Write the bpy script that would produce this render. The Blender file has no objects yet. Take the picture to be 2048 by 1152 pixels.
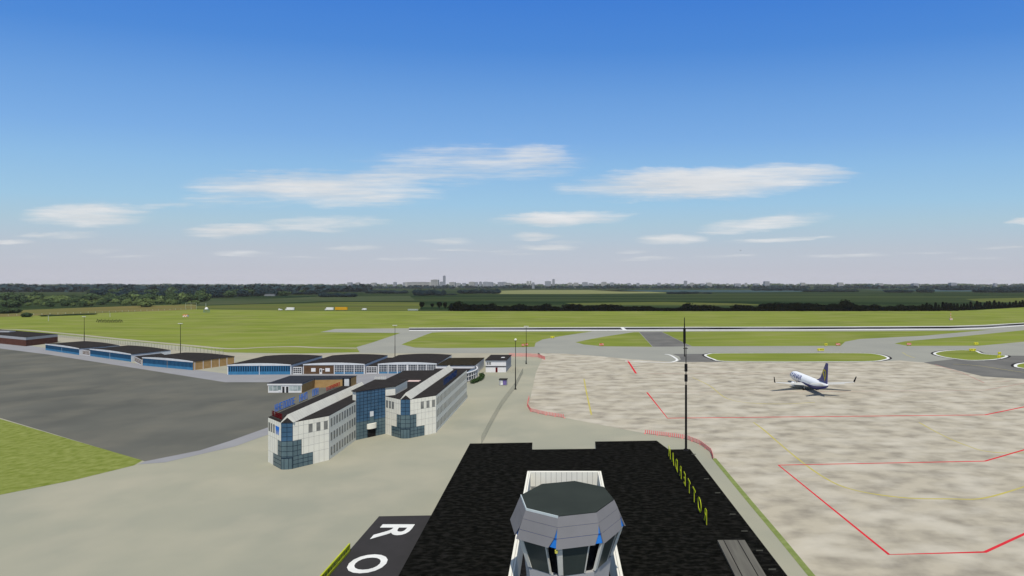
import bpy, bmesh, math, random
from mathutils import Vector, Matrix
R = math.radians
random.seed(7)
C = bpy.context.scene.collection
F, CX, HY, H = 1127.0, 1181.0, 568.0, 46.0

def G(px, py, z=0.0):                      # a photo pixel on the level plane at height z
    d = F * (H - z) / (py - HY)
    return ((px - CX) / F * d, d)

def GD(px, d):                             # a photo column at distance d
    return ((px - CX) / F * d, d)

# ------------------------------------------------------------------ materials
M = {}
def pmat(name, c1, c2=None, scale=1.0, detail=4.0, rough=0.85, metal=0.0, stretch=(1, 1, 1),
         lo=0.35, hi=0.65, bump=0.0, c3=None, scale3=0.1, f3=0.5, spec=0.0, emit=None):
    m = bpy.data.materials.new(name); m.use_nodes = True
    nt = m.node_tree; N = nt.nodes; L = nt.links
    b = N['Principled BSDF']
    b.inputs['Roughness'].default_value = rough
    b.inputs['Metallic'].default_value = metal
    b.inputs['Specular IOR Level'].default_value = spec
    b.inputs['Base Color'].default_value = (*c1, 1)
    tc = N.new('ShaderNodeTexCoord')
    mp = N.new('ShaderNodeMapping'); mp.inputs['Scale'].default_value = stretch
    L.new(tc.outputs['Object'], mp.inputs['Vector'])
    if c2 is None:
        c2 = tuple(x * 0.88 for x in c1)
    nz = N.new('ShaderNodeTexNoise'); nz.inputs['Scale'].default_value = scale
    nz.inputs['Detail'].default_value = detail
    L.new(mp.outputs['Vector'], nz.inputs['Vector'])
    rp = N.new('ShaderNodeValToRGB')
    rp.color_ramp.elements[0].position = lo; rp.color_ramp.elements[0].color = (*c1, 1)
    rp.color_ramp.elements[1].position = hi; rp.color_ramp.elements[1].color = (*c2, 1)
    L.new(nz.outputs['Fac'], rp.inputs['Fac'])
    out = rp.outputs['Color']
    if c3 is not None:
        n3 = N.new('ShaderNodeTexNoise'); n3.inputs['Scale'].default_value = scale3; n3.inputs['Detail'].default_value = 5
        L.new(mp.outputs['Vector'], n3.inputs['Vector'])
        r3 = N.new('ShaderNodeValToRGB')
        r3.color_ramp.elements[0].position = 0.45; r3.color_ramp.elements[0].color = (0, 0, 0, 1)
        r3.color_ramp.elements[1].position = 0.7; r3.color_ramp.elements[1].color = (f3, f3, f3, 1)
        L.new(n3.outputs['Fac'], r3.inputs['Fac'])
        mx = N.new('ShaderNodeMix'); mx.data_type = 'RGBA'
        L.new(r3.outputs['Color'], mx.inputs['Factor'])
        L.new(out, mx.inputs[6]); mx.inputs[7].default_value = (*c3, 1)
        out = mx.outputs[2]
    L.new(out, b.inputs['Base Color'])
    if bump:
        bp = N.new('ShaderNodeBump'); bp.inputs['Strength'].default_value = bump
        L.new(nz.outputs['Fac'], bp.inputs['Height']); L.new(bp.outputs['Normal'], b.inputs['Normal'])
    M[name] = m
    return m

pmat('concrete', (.425, .385, .305), (.265, .240, .195), scale=.23, detail=6, lo=.40, hi=.68, c3=(.51, .472, .392), scale3=.13, f3=.9, stretch=(.65, 1, 1))
pmat('pavement', (.326, .318, .246), (.282, .283, .226), scale=.03, detail=9, lo=.36, hi=.64, c3=(.375, .352, .272), scale3=.05, f3=.8)
pmat('taxiway', (.30, .30, .262), (.265, .268, .24), scale=.03, detail=8, lo=.3, hi=.7)
pmat('dark_asphalt', (.128, .128, .112), (.098, .100, .090), scale=.03, detail=9, lo=.36, hi=.64, c3=(.155, .149, .124), scale3=.045, f3=.8)
pmat('mid_asphalt', (.165, .162, .152), (.125, .124, .12), scale=.06, detail=7)
pmat('light_asphalt', (.27, .272, .285), (.25, .25, .262), scale=.1, detail=5)
pmat('beige_concrete', (.36, .335, .26), (.32, .30, .24), scale=.1, detail=5)
pmat('grass', (.192, .232, .043), (.145, .182, .036), scale=.03, detail=10, lo=.38, hi=.64, c3=(.24, .245, .085), scale3=.07, f3=.8, stretch=(.3, 1, 1))
pmat('grass_near', (.135, .170, .030), (.235, .262, .078), scale=.5, detail=7, lo=.3, hi=.72)
pmat('fields', (.014, .030, .014), (.046, .064, .027), scale=.004, detail=8, lo=.4, hi=.6, stretch=(.12, 1, 1), c3=(.012, .026, .015), scale3=.0021, f3=.8)
pmat('field_pale', (.20, .20, .09), (.16, .18, .08), scale=.01, detail=6, stretch=(.2, 1, 1))
pmat('field_olive', (.118, .135, .034), (.060, .085, .030), scale=.014, detail=7, stretch=(.12, 1, 1), c3=(.135, .115, .045), scale3=.012, f3=.5)
pmat('runway_grey', (.24, .24, .25), (.20, .20, .21), scale=.03, detail=6)
pmat('rubber', (.012, .012, .013), (.13, .13, .135), scale=.013, detail=6, lo=.47, hi=.62, stretch=(1, 5, 1))
pmat('white_line', (.74, .74, .72), (.62, .62, .60), scale=.3)
pmat('black_line', (.02, .02, .022), (.04, .04, .042), scale=.3)
pmat('red_line', (.62, .035, .05), (.52, .035, .045), scale=.4, detail=5)
pmat('red_line_faint', (.42, .17, .15), (.40, .26, .22), scale=.15, detail=5)
pmat('yellow_line', (.47, .40, .09), (.42, .37, .15), scale=.15, detail=5)
pmat('verge', (.155, .20, .06), (.21, .25, .09), scale=.8, detail=6)
pmat('roof_black', (.0030, .0032, .0029), (.0075, .0080, .0070), scale=2.0, detail=6, lo=.4, hi=.7, c3=(.024, .023, .0205), scale3=1.6, f3=.6, rough=1, spec=.0, stretch=(.5, 1, 1))
pmat('annex_grey', (.043, .041, .043), (.038, .037, .038), scale=.4, spec=0)
pmat('roof_dark', (.034, .031, .031), (.028, .026, .026), scale=.5, detail=6, spec=0)
pmat('roof_olive', (.034, .029, .020), (.026, .023, .017), scale=.5, detail=6, spec=0)
pmat('roof_slate', (.036, .039, .050), (.030, .033, .042), scale=.5, spec=0)
pmat('wall_white', (.78, .76, .665), (.72, .70, .62), scale=.4, detail=5, rough=.6)
pmat('ridge_white', (.58, .57, .51), (.53, .52, .47), scale=.4)
pmat('wall_plain', (.74, .73, .72), (.68, .67, .67), scale=.5, detail=5, rough=.7)
pmat('wall_beige', (.55, .53, .46), (.48, .46, .40), scale=.3, detail=5)
pmat('joint', (.34, .33, .30), (.40, .39, .35), scale=1)
pmat('window_grey', (.24, .24, .225), (.15, .155, .145), scale=.7, rough=.25, spec=.5)
pmat('window_dark', (.020, .022, .026), (.035, .037, .042), scale=.7, rough=.2, spec=.5)
pmat('glass_blue', (.045, .115, .205), (.03, .085, .155), scale=.25, detail=2, rough=.18, spec=.5)
pmat('glass_teal', (.10, .155, .175), (.075, .12, .14), scale=.3, detail=2, rough=.2, spec=.5)
pmat('mullion', (.012, .024, .042), (.018, .03, .05), scale=2, rough=.5)
pmat('black', (.010, .010, .011), (.016, .016, .017), scale=2, rough=.7, spec=0)
pmat('blue_sign', (.03, .16, .58), (.04, .20, .66), scale=2, rough=.5)
pmat('navy_sign', (.008, .032, .115), (.01, .04, .14), scale=2, rough=.5)
pmat('red_sign', (.50, .025, .03), (.42, .02, .025), scale=2, rough=.5)
pmat('dark_red_sign', (.11, .004, .007), (.08, .004, .006), scale=2, rough=.5)
pmat('brick_orange', (.42, .27, .12), (.36, .225, .095), scale=.6, detail=6)
pmat('brick_brown', (.125, .075, .045), (.095, .056, .034), scale=.6, detail=6)
pmat('brick_red', (.12, .055, .042), (.095, .045, .036), scale=.6, detail=6)
pmat('door_blue', (.055, .20, .36), (.045, .165, .31), scale=.5, detail=4, rough=.6)
pmat('door_slot', (.012, .040, .085), (.018, .055, .11), scale=1, rough=.4)
pmat('fascia', (.62, .64, .66), (.54, .56, .58), scale=.5)
pmat('fascia_grey', (.36, .37, .39), (.32, .33, .35), scale=.5)
pmat('glass_pale', (.20, .25, .25), (.45, .50, .49), scale=.35, detail=3, rough=.2, lo=.4, hi=.65)
pmat('glass_hall', (.035, .045, .06), (.11, .13, .15), scale=.25, detail=4, rough=.2, spec=.5)
pmat('cab_grey', (.185, .184, .195), (.17, .17, .178), scale=.5, detail=3, rough=.55)
pmat('cab_roof', (.038, .046, .042), (.033, .040, .037), scale=.3, detail=3, rough=.8, spec=0)
pmat('cab_lit_edge', (.50, .56, .57), (.46, .52, .53), scale=1)  # lit tone of the cab's roof edge, put into the colour
pmat('cab_glass', (.060, .074, .066), (.052, .065, .058), scale=.4, rough=.35, spec=.2)
pmat('cab_blue', (.02, .15, .50), (.025, .17, .55), scale=1)
pmat('cab_line', (.03, .065, .24), None, scale=1)
pmat('cab_base', (.42, .42, .42), (.38, .38, .38), scale=.5)
pmat('yellow_lamp', (.65, .60, .10), None, scale=1)
pmat('yellow_letter', (.62, .68, .035), (.50, .56, .03), scale=1)
pmat('yellow_frame', (.36, .40, .03), (.48, .52, .04), scale=1.2)
pmat('yellow_back', (.20, .215, .05), (.26, .28, .08), scale=1)
pmat('mast_black', (.012, .012, .013), (.018, .018, .019), scale=1, rough=.6)
pmat('pole_grey', (.09, .09, .075), (.07, .07, .06), scale=1)
pmat('lamp_white', (.78, .78, .66), None, scale=1)
pmat('skylight', (.135, .130, .112), (.105, .10, .088), scale=.5, detail=6, stretch=(3, .3, 1))
pmat('plane_white', (.90, .90, .90), (.88, .88, .88), scale=.4, rough=.35, spec=.5)
pmat('plane_wing', (.50, .50, .48), (.46, .46, .44), scale=.4, rough=.45)
pmat('plane_navy', (.014, .018, .19), (.012, .016, .17), scale=.5, rough=.35, spec=.5)
pmat('plane_yellow', (.58, .50, .06), (.50, .42, .05), scale=1)
pmat('plane_metal', (.35, .36, .37), (.30, .31, .32), scale=1, rough=.4, metal=.5)
pmat('tyre', (.015, .015, .015), None, scale=2)
pmat('plane_window', (.09, .10, .12), None, scale=2, rough=.3)
pmat('barrier_red', (.80, .235, .22), (.72, .20, .19), scale=2)
pmat('barrier_pale', (.66, .50, .46), (.58, .42, .39), scale=1)
pmat('fence_grey', (.19, .195, .165), (.23, .235, .2), scale=1)
pmat('fence_pale', (.48, .50, .36), (.42, .44, .32), scale=.5)
pmat('sign_yellow', (.72, .68, .05), None, scale=1)
pmat('sign_red', (.62, .09, .04), None, scale=1)
pmat('orange', (.68, .26, .07), None, scale=1)
pmat('truck_white', (.80, .79, .76), None, scale=1)
pmat('truck_yellow', (.62, .33, .02), (.55, .29, .02), scale=1)
pmat('container_grey', (.33, .37, .33), None, scale=1)
pmat('purple', (.10, .075, .24), (.22, .17, .38), scale=.9)
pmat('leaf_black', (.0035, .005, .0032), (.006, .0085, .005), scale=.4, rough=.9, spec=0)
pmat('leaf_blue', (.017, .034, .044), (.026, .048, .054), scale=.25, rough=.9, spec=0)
pmat('leaf_mid', (.105, .15, .050), (.15, .195, .075), scale=.25, rough=.9, spec=0)
pmat('leaf_dark', (.046, .078, .036), (.068, .102, .046), scale=.25, rough=.9, spec=0)
pmat('leaf_hedge', (.05, .085, .03), (.03, .055, .02), scale=1.5, rough=.9, spec=0)
pmat('bark', (.05, .042, .032), None, scale=2)
pmat('city_grey', (.36, .37, .40), (.31, .32, .35), scale=.02)
pmat('city_pale', (.44, .43, .40), (.38, .37, .35), scale=.02)
pmat('house_grey', (.22, .23, .24), (.17, .18, .19), scale=.5)
pmat('house_roof', (.12, .13, .14), (.09, .10, .11), scale=.5)
pmat('city_window', (.10, .11, .13), None, scale=.05)

# ------------------------------------------------------------------ mesh helper
class MB:
    def __init__(s):
        s.v = []; s.f = []; s.m = []
    def add(s, vs, fs, mi=0):
        o = len(s.v); s.v += [tuple(x) for x in vs]
        for f in fs:
            s.f.append([i + o for i in f]); s.m.append(mi)
        return s
    def box(s, c, d, rz=0.0, mi=0):
        cx, cy, cz = c; dx, dy, dz = d[0] / 2, d[1] / 2, d[2] / 2
        ca, sa = math.cos(rz), math.sin(rz)
        vs = []
        for z in (-dz, dz):
            for x, y in ((-dx, -dy), (dx, -dy), (dx, dy), (-dx, dy)):
                vs.append((cx + x * ca - y * sa, cy + x * sa + y * ca, cz + z))
        return s.add(vs, [(3, 2, 1, 0), (4, 5, 6, 7), (0, 1, 5, 4), (1, 2, 6, 5), (2, 3, 7, 6), (3, 0, 4, 7)], mi)
    def hexa(s, b, t, mi=0):               # bottom quad, top quad
        return s.add(list(b) + list(t), [(3, 2, 1, 0), (4, 5, 6, 7), (0, 1, 5, 4), (1, 2, 6, 5), (2, 3, 7, 6), (3, 0, 4, 7)], mi)
    def prism(s, pts, z0, z1, mi=0, top=True, bottom=True):
        n = len(pts)
        vs = [(p[0], p[1], z0) for p in pts] + [(p[0], p[1], z1) for p in pts]
        fs = [(i, (i + 1) % n, n + (i + 1) % n, n + i) for i in range(n)]
        if top: fs.append(tuple(range(n, 2 * n)))
        if bottom: fs.append(tuple(range(n - 1, -1, -1)))
        return s.add(vs, fs, mi)
    def tube(s, a, b, r0, r1=None, n=8, mi=0):
        r1 = r0 if r1 is None else r1
        a, b = Vector(a), Vector(b); d = (b - a).normalized()
        u = d.orthogonal().normalized(); w = d.cross(u)
        vs = []
        for p, r in ((a, r0), (b, r1)):
            for k in range(n):
                t = 2 * math.pi * k / n
                vs.append(p + (u * math.cos(t) + w * math.sin(t)) * r)
        fs = [(i, (i + 1) % n, n + (i + 1) % n, n + i) for i in range(n)]
        fs += [tuple(range(n - 1, -1, -1)), tuple(range(n, 2 * n))]
        return s.add(vs, fs, mi)
    def loft(s, rings, mi=0, caps=True, midx=None):
        n = len(rings[0]); vs = [p for r in rings for p in r]; o = len(s.v)
        s.v += [tuple(p) for p in vs]
        for j in range(len(rings) - 1):
            for i in range(n):
                s.f.append([o + j * n + i, o + j * n + (i + 1) % n, o + (j + 1) * n + (i + 1) % n, o + (j + 1) * n + i])
                s.m.append(midx(i, j) if midx else mi)
        if caps:
            s.f.append([o + i for i in range(n - 1, -1, -1)]); s.m.append(mi)
            s.f.append([o + (len(rings) - 1) * n + i for i in range(n)]); s.m.append(mi)
        return s
    def mesh(s, name, mats, loc=(0, 0, 0), rz=0.0, smooth=False, fix=True):
        me = bpy.data.meshes.new(name)
        ca, sa = math.cos(-rz), math.sin(-rz)
        vs = []
        for x, y, z in s.v:
            x -= loc[0]; y -= loc[1]; z -= loc[2]
            vs.append((x * ca - y * sa, x * sa + y * ca, z))
        me.from_pydata(vs, [], s.f)
        for m in (mats if isinstance(mats, (list, tuple)) else [mats]):
            me.materials.append(M[m] if isinstance(m, str) else m)
        for p, i in zip(me.polygons, s.m):
            p.material_index = i; p.use_smooth = smooth
        if fix:
            b = bmesh.new(); b.from_mesh(me)
            bmesh.ops.recalc_face_normals(b, faces=b.faces); b.to_mesh(me); b.free()
        me.update()
        return me

def link(name, me, parent=None):
    o = bpy.data.objects.new(name, me); C.objects.link(o)
    if parent is not None: o.parent = parent
    return o

def tag(o, label, cat, group=None, kind=None):
    o['label'] = label; o['category'] = cat
    if group: o['group'] = group
    if kind: o['kind'] = kind
    return o

class Thing:                                # an Empty at the thing's base; parts are given in world coordinates
    def __init__(s, name, label, cat, loc, rz=0.0, group=None, local=False):
        s.o = link(name, None); s.o.location = loc; s.o.rotation_euler = (0, 0, rz)
        s.loc = (0, 0, 0) if local else loc; s.rz = 0 if local else rz
        tag(s.o, label, cat, group)
    def part(s, name, mb, mats, parent=None, smooth=False, label=None, stuff=False, fix=True):
        o = link(name, mb.mesh(name, mats, s.loc, s.rz, smooth, fix), parent or s.o)
        if label: o['label'] = label
        if stuff: o['kind'] = 'stuff'
        return o

def solo(name, mb, mats, label, cat, loc, rz=0.0, group=None, smooth=False):
    o = link(name, mb.mesh(name, mats, loc, rz, smooth)); o.location = loc; o.rotation_euler = (0, 0, rz)
    return tag(o, label, cat, group)

def copy_tree(o, parent=None):
    c = o.copy(); C.objects.link(c); c.parent = parent
    for ch in list(o.children): copy_tree(ch, c)
    return c

def struct(name, mb, mats):
    o = link(name, mb.mesh(name, mats, fix=False)); o['kind'] = 'structure'
    return o

def poly(pts, z):
    """flat sheet, always facing up"""
    a = sum(pts[i][0] * pts[(i + 1) % len(pts)][1] - pts[(i + 1) % len(pts)][0] * pts[i][1] for i in range(len(pts)))
    if a < 0: pts = pts[::-1]
    return MB().add([(x, y, z) for x, y in pts], [tuple(range(len(pts)))])

def px(*a): return [G(*p) for p in a]

def smooth_line(pts, closed=False, n=6):
    out = []; N = len(pts)
    rng = range(N if closed else N - 1)
    for i in rng:
        g = (lambda k: pts[k % N]) if closed else (lambda k: pts[max(0, min(N - 1, k))])
        p0, p1, p2, p3 = g(i - 1), g(i), g(i + 1), g(i + 2)
        for k in range(n):
            t = k / n
            out.append(tuple(.5 * (2 * p1[j] + (p2[j] - p0[j]) * t + (2 * p0[j] - 5 * p1[j] + 4 * p2[j] - p3[j]) * t * t
                                   + (3 * p1[j] - p0[j] - 3 * p2[j] + p3[j]) * t ** 3) for j in (0, 1)))
    if not closed: out.append(pts[-1])
    return out

def strip(mb, pts, w, z, off=0.0, closed=False, mi=0, w1=None):
    n = len(pts); L = []; Rr = []
    for i in range(n):
        a = Vector(pts[i - 1] if (closed or i) else pts[i]); b = Vector(pts[(i + 1) % n] if (closed or i < n - 1) else pts[i])
        d = (b - a).normalized(); nn = Vector((-d.y, d.x)); p = Vector(pts[i])
        ww = w if w1 is None else w + (w1 - w) * i / (n - 1)
        L.append(p + nn * (off + ww / 2)); Rr.append(p + nn * (off - ww / 2))
    vs = [(p.x, p.y, z) for p in L] + [(p.x, p.y, z) for p in Rr]
    fs = [(n + i, n + (i + 1) % n, (i + 1) % n, i) for i in range(n if closed else n - 1)]
    return mb.add(vs, fs, mi)

class Wall:                                 # local frame on an upright wall: u along, z up, o outwards (right of p0->p1)
    def __init__(s, p0, p1):
        s.p0 = Vector(p0); d = Vector(p1) - s.p0; s.L = d.length; s.d = d / s.L; s.n = Vector((s.d.y, -s.d.x))
    def P(s, u, z, o=0.0):
        p = s.p0 + s.d * u + s.n * o
        return (p.x, p.y, z)
    def box(s, mb, u0, u1, z0, z1, o0, o1, mi=0):
        b = [s.P(u0, z0, o0), s.P(u1, z0, o0), s.P(u1, z0, o1), s.P(u0, z0, o1)]
        t = [s.P(u0, z1, o0), s.P(u1, z1, o0), s.P(u1, z1, o1), s.P(u0, z1, o1)]
        return mb.hexa(b, t, mi)
    def grid(s, mb, u0, u1, z0, z1, nu, nz, w, o0, o1, edge=True):
        rng = range(nu + 1) if edge else range(1, nu)
        for i in rng:
            u = u0 + (u1 - u0) * i / nu
            s.box(mb, max(u0, u - w / 2), min(u1, u + w / 2), z0, z1, o0, o1)
        rng = range(nz + 1) if edge else range(1, nz)
        for j in rng:
            z = z0 + (z1 - z0) * j / nz
            s.box(mb, u0, u1, max(z0, z - w / 2), min(z1, z + w / 2), o0, o1 - .004)
        return mb

_dg = None
def text_mb(txt, size, depth=0.0, space=1.0, bold=0.0):
    cu = bpy.data.curves.new('t', 'FONT'); cu.body = txt; cu.size = size; cu.extrude = depth; cu.space_character = space; cu.offset = bold
    cu.align_x = 'CENTER'; cu.resolution_u = 4
    o = bpy.data.objects.new('t', cu); C.objects.link(o); bpy.context.view_layer.update()
    me = bpy.data.meshes.new_from_object(o.evaluated_get(bpy.context.evaluated_depsgraph_get()))
    mb = MB(); mb.add([tuple(v.co) for v in me.vertices], [tuple(p.vertices) for p in me.polygons])
    bpy.data.objects.remove(o); bpy.data.curves.remove(cu); bpy.data.meshes.remove(me)
    return mb

# ------------------------------------------------------------------ the ground
struct('ground', MB().add([(-24000, -300, 0), (24000, -300, 0), (24000, 24000, 0), (-24000, 24000, 0)], [(0, 1, 2, 3)]), 'fields')
zz = 0.006
def sheet(name, pts, mat, lv):
    return struct(name, poly(pts, zz * lv), mat)

sheet('far_field', px((392, 612), (560, 607), (700, 604), (850, 605), (835, 622.5), (600, 622), (392, 619.5)), 'field_olive', 1)
pmat('heath_brown', (.150, .142, .048), (.105, .120, .038), scale=.015, detail=7, stretch=(.15, 1, 1), c3=(.20, .135, .06), scale3=.012, f3=.6)
sheet('heath', px((-160, 618), (0, 622), (120, 617), (260, 612), (392, 608), (392, 619), (0, 634), (-160, 642)), 'heath_brown', 1)
sheet('pale_field', px((930, 583), (1060, 580), (1230, 580), (1350, 586), (1150, 588), (1000, 588)), 'field_pale', 1)
sheet('crop_field', px((1930, 598), (2120, 594), (2140, 606), (1960, 604)), 'field_olive', 1)
pmat('field_dull', (.060, .082, .038), (.040, .062, .032), scale=.012, detail=7, stretch=(.12, 1, 1), c3=(.075, .072, .045), scale3=.01, f3=.6)
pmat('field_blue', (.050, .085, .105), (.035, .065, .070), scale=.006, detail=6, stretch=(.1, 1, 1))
sheet('far_field', px((1180, 580.4), (1480, 580), (1640, 581), (1700, 583), (1480, 584.5), (1240, 583)), 'field_blue', 1)
sheet('far_field', px((1720, 579.5), (1880, 579), (2060, 580.5), (2060, 583), (1850, 583)), 'field_blue', 1)
sheet('pale_field', px((1395, 573.2), (1580, 573.0), (1600, 573.8), (1400, 574.0)), 'field_pale', 1)
sheet('pale_field', px((1840, 573.0), (2060, 572.8), (2060, 573.7), (1840, 573.8)), 'field_pale', 1)
sheet('far_field', px((1130, 606), (1330, 604), (1480, 607), (1560, 610.5), (1350, 611), (1150, 610)), 'field_olive', 1)
sheet('far_field', px((392, 598), (520, 599), (640, 593), (820, 592), (830, 601), (640, 603), (392, 611)), 'field_dull', 1)
sheet('airfield_grass', px((-400, 655), (0, 634), (200, 626.5), (392, 618.8), (600, 621.5), (850, 622.3), (1150, 622.5), (1700, 622.5),
      (1950, 620.5), (2048, 614.5), (2300, 600)) + [G(2600, 690), G(2600, 740), G(1300, 735), G(-400, 735)], 'grass', 2)
pav = px((-700, 668), (0, 666.5), (110, 669), (250, 682), (380, 694), (455, 705), (600, 707), (720, 704.5), (713, 694.3), (745, 685), (801, 666), (640, 664.3),
         (670, 658), (809, 656.5), (1200, 655), (1900, 655), (1970, 653), (2048, 648), (2300, 632), (2700, 660)) + [(300, 200), (260, -60), (-240, -60), (-500, 200)]
sheet('pavement', pav, 'pavement', 3)
tw = px((745, 685), (801, 666), (640, 664.3), (670, 658), (1970, 653), (2048, 648), (2300, 632), (2500, 690), (2100, 714), (2014, 712), (1847, 725),
        (1800, 721), (1745, 723), (1450, 724), (1340, 723.5), (1260, 718.5), (1200, 712.5), (1130, 707.5), (1075, 706.5), (720, 706), (713, 694.3))
sheet('taxiway', tw, 'taxiway', 4)
sheet('concrete_apron', px((1085, 716), (1075, 706.5), (1130, 707.5), (1200, 712.5), (1260, 718.5), (1340, 723.5), (1450, 724), (1745, 723.5), (1800, 721),
      (1847, 725), (1883, 733), (1965, 753), (2048, 758), (2400, 790)) + [(190, 70), (150, -60), (46, -60), (36.6, 60)] +
      px((1615, 1135), (1432, 922), (1424, 905), (1402, 888), (1372, 877), (1290, 867), (1131, 836), (1062, 822), (1059, 808), (1062, 790), (1072, 745)),
      'concrete', 5)
sheet('beige_strip', px((470, 709), (700, 707.5), (1020, 706), (1078, 706.5), (1087, 716), (1000, 717), (470, 717)), 'beige_concrete', 5)
sheet('beige_strip', px((117, 673), (150, 676), (240, 688), (470, 708), (470, 728), (250, 700), (117, 684)), 'beige_concrete', 5)
p_path = smooth_line(px((-300, 662), (0, 658.5), (112, 665.5), (250, 679), (380, 691), (460, 697.5), (530, 694.5), (590, 693.2), (640, 695.5), (715, 696.2)))
struct('perimeter_path', strip(MB(), p_path, 5.0, zz * 3 + .002), 'beige_concrete')
sheet('light_strip', px((-300, 672), (0, 684), (52, 690), (100, 698), (285, 729), (387, 739), (456, 748), (760, 745), (870, 745), (860, 755), (740, 775),
      (706, 775), (600, 764), (536, 764.5), (450, 764.5), (100, 709.5), (0, 697), (-300, 676)), 'light_asphalt', 6)
sheet('dark_apron', px((-500, 680), (0, 697), (100, 709.5), (450, 764.5), (536, 764.5), (600, 764), (706, 775), (690, 800), (600, 830), (536, 855),
      (460, 882), (400, 901), (290, 923), (0, 836), (-500, 760)), 'dark_asphalt', 7)
sheet('light_strip', px((536, 855), (460, 882), (400, 901), (290, 923), (276, 929), (330, 925), (470, 893), (540, 868)), 'light_asphalt', 8)
sheet('lawn', px((-500, 735), (0, 838), (285, 921), (268, 931), (150, 960), (0, 990), (-400, 1090)), 'grass_near', 8)

isl = [
 [(803, 689), (815, 684), (830, 678), (850, 670), (865, 665), (900, 663.5), (1185, 662.8), (1130, 671), (1085, 679), (1071, 686), (1069, 693.8), (1000, 695.3), (880, 696.3), (830, 695.3)],
 [(1151, 684.5), (1175, 679.5), (1210, 673), (1268, 664.2), (1278, 664.2), (1305, 693.7), (1204, 692.6), (1167.5, 689)],
 [(1324, 663.8), (1400, 663), (1700, 662.6), (1900, 661.5), (1986, 659), (1848, 671.5), (1720, 678), (1690, 683.5), (1681.6, 691.6), (1387.6, 692.7), (1384, 692.5), (1363, 683)],
 [(1789, 687), (1811, 682.4), (1900, 675), (2048, 660.5), (2200, 646), (2200, 672), (2048, 683.5), (1957, 691.6), (1815, 691.8)]]
for i, p in enumerate(isl): sheet('grass_island', px(*p), 'grass', 5)
sheet('asphalt_patch', px((1279, 664.2), (1323, 663.8), (1362, 683), (1383, 692.6), (1306, 693.6)), 'mid_asphalt', 5)
sheet('asphalt_patch', px((1345, 708), (1415, 708), (1412, 713), (1445, 724), (1353, 724.3), (1362, 719), (1358, 713)), 'mid_asphalt', 6)
sheet('asphalt_patch', px((1847, 725), (1910, 718), (2017, 711.3), (2120, 712.5), (2250, 766), (2048, 757.8), (1965.6, 752.8), (1883, 733)), 'mid_asphalt', 6)
ov = [[(1410, 711), (1416, 708), (1432, 706.4), (1500, 706), (1600, 705.8), (1720, 706), (1758, 709), (1777, 715.5), (1768, 720), (1740, 723), (1650, 723.6), (1560, 723.8), (1450, 722.8), (1425, 718)],
      [(1868, 707), (1884, 702.3), (1918, 700), (1950, 701.5), (1963, 706.5), (1981, 709), (2009, 710.6), (2014, 713), (2003, 716.7), (1981, 719.7), (1943, 720.7), (1913, 717.8), (1883, 713)],
      [(2030, 731.8), (2042, 726.5), (2100, 722), (2160, 726), (2160, 742), (2100, 742), (2042, 736)]]
for p in ov:
    q = smooth_line(px(*p), True, 5)
    struct('grass_island', poly(q, zz * 8), 'grass')
    a = sum(q[i][0] * q[(i + 1) % len(q)][1] - q[(i + 1) % len(q)][0] * q[i][1] for i in range(len(q)))
    sg = 1 if a > 0 else -1
    struct('kerb_line', strip(strip(MB(), q, 1.5, zz * 9, sg * 0.2, True, 0), q, 1.3, zz * 9, -sg * 1.25, True, 1), ['white_line', 'black_line'])
struct('kerb_line', strip(MB(), smooth_line(px((1250, 722), (1330, 725), (1350, 722.5), (1354, 719), (1346, 713), (1338, 709.5), (1330, 708.5))), 1.5, zz * 8), 'white_line')

rf = px((560, 659), (818, 655.6), (1200, 654.2), (1600, 653.6), (1900, 652), (1970, 650), (2048, 645.5), (2200, 636))
rn = px((560, 663.6), (818, 661.6), (1200, 661.2), (1600, 660.6), (1900, 659), (1970, 656.8), (2048, 651.5), (2200, 641))
def ladder(mb, A, B, z, f0=0.0, f1=1.0):
    n = len(A)
    lerp = lambda a, b, t: (a[0] + (b[0] - a[0]) * t, a[1] + (b[1] - a[1]) * t)
    vs = [(*lerp(B[i], A[i], f0), z) for i in range(n)] + [(*lerp(B[i], A[i], f1), z) for i in range(n)]
    return mb.add(vs, [(i, i + 1, n + i + 1, n + i) for i in range(n - 1)])
struct('runway', ladder(MB(), rf[1:], rn[1:], zz * 7), 'runway_grey')
struct('runway_marking', ladder(ladder(MB(), rf[1:], rn[1:], zz * 8, 0, .2), rf[1:], rn[1:], zz * 8, .86, 1), 'white_line')
struct('rubber_marks', ladder(MB(), rf[1:], rn[1:], zz * 9, .30, .76), 'rubber')
sheet('runway_marking', px((1240, 654.4), (1246, 654.4), (1255, 661), (1247, 661)), 'white_line', 10)

def line(name, pts, w, mat, lv, w1=None, sm=False):
    q = smooth_line(pts) if sm else pts
    struct(name, strip(MB(), q, w, zz * lv, w1=w1), mat)
def rline(*p, w=.55, mat='red_line'): line('red_line', px(*p), w, mat, 7)
rline((2110, 1040), (1970, 1104.5), (1778, 1109.5), (1557, 930.5), (1970, 922.5), (2110, 882), w=.55)
rline((2150, 793), (1970, 830), (1335, 836.5), (1294, 785), w=.68)
rline((1294, 785), (1640, 783), w=.22, mat='red_line_faint')
rline((1272, 747), (1255.5, 721), w=1.05)
rline((1272, 747.3), (1640, 746.5), w=.3, mat='red_line_faint')
rline((1870, 729), (1925, 746), (1968, 765.5), (2020, 762), w=.5, mat='red_line_faint')
rline((1640, 783), (1970, 780.5), (2150, 748), w=.35, mat='red_line_faint')
def yline(*p, w=.45, lv=6.6): line('yellow_line', px(*p), w, 'yellow_line', lv, sm=True)
yline((1507, 845), (1530, 862), (1580, 905), (1640, 950), (1700, 978), (1800, 995), (1900, 998), (1970, 996), (2060, 970), (2120, 950), w=.5)
yline((1168, 758), (1172, 780), (1178, 808), (1183, 830), w=.6)
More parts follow.
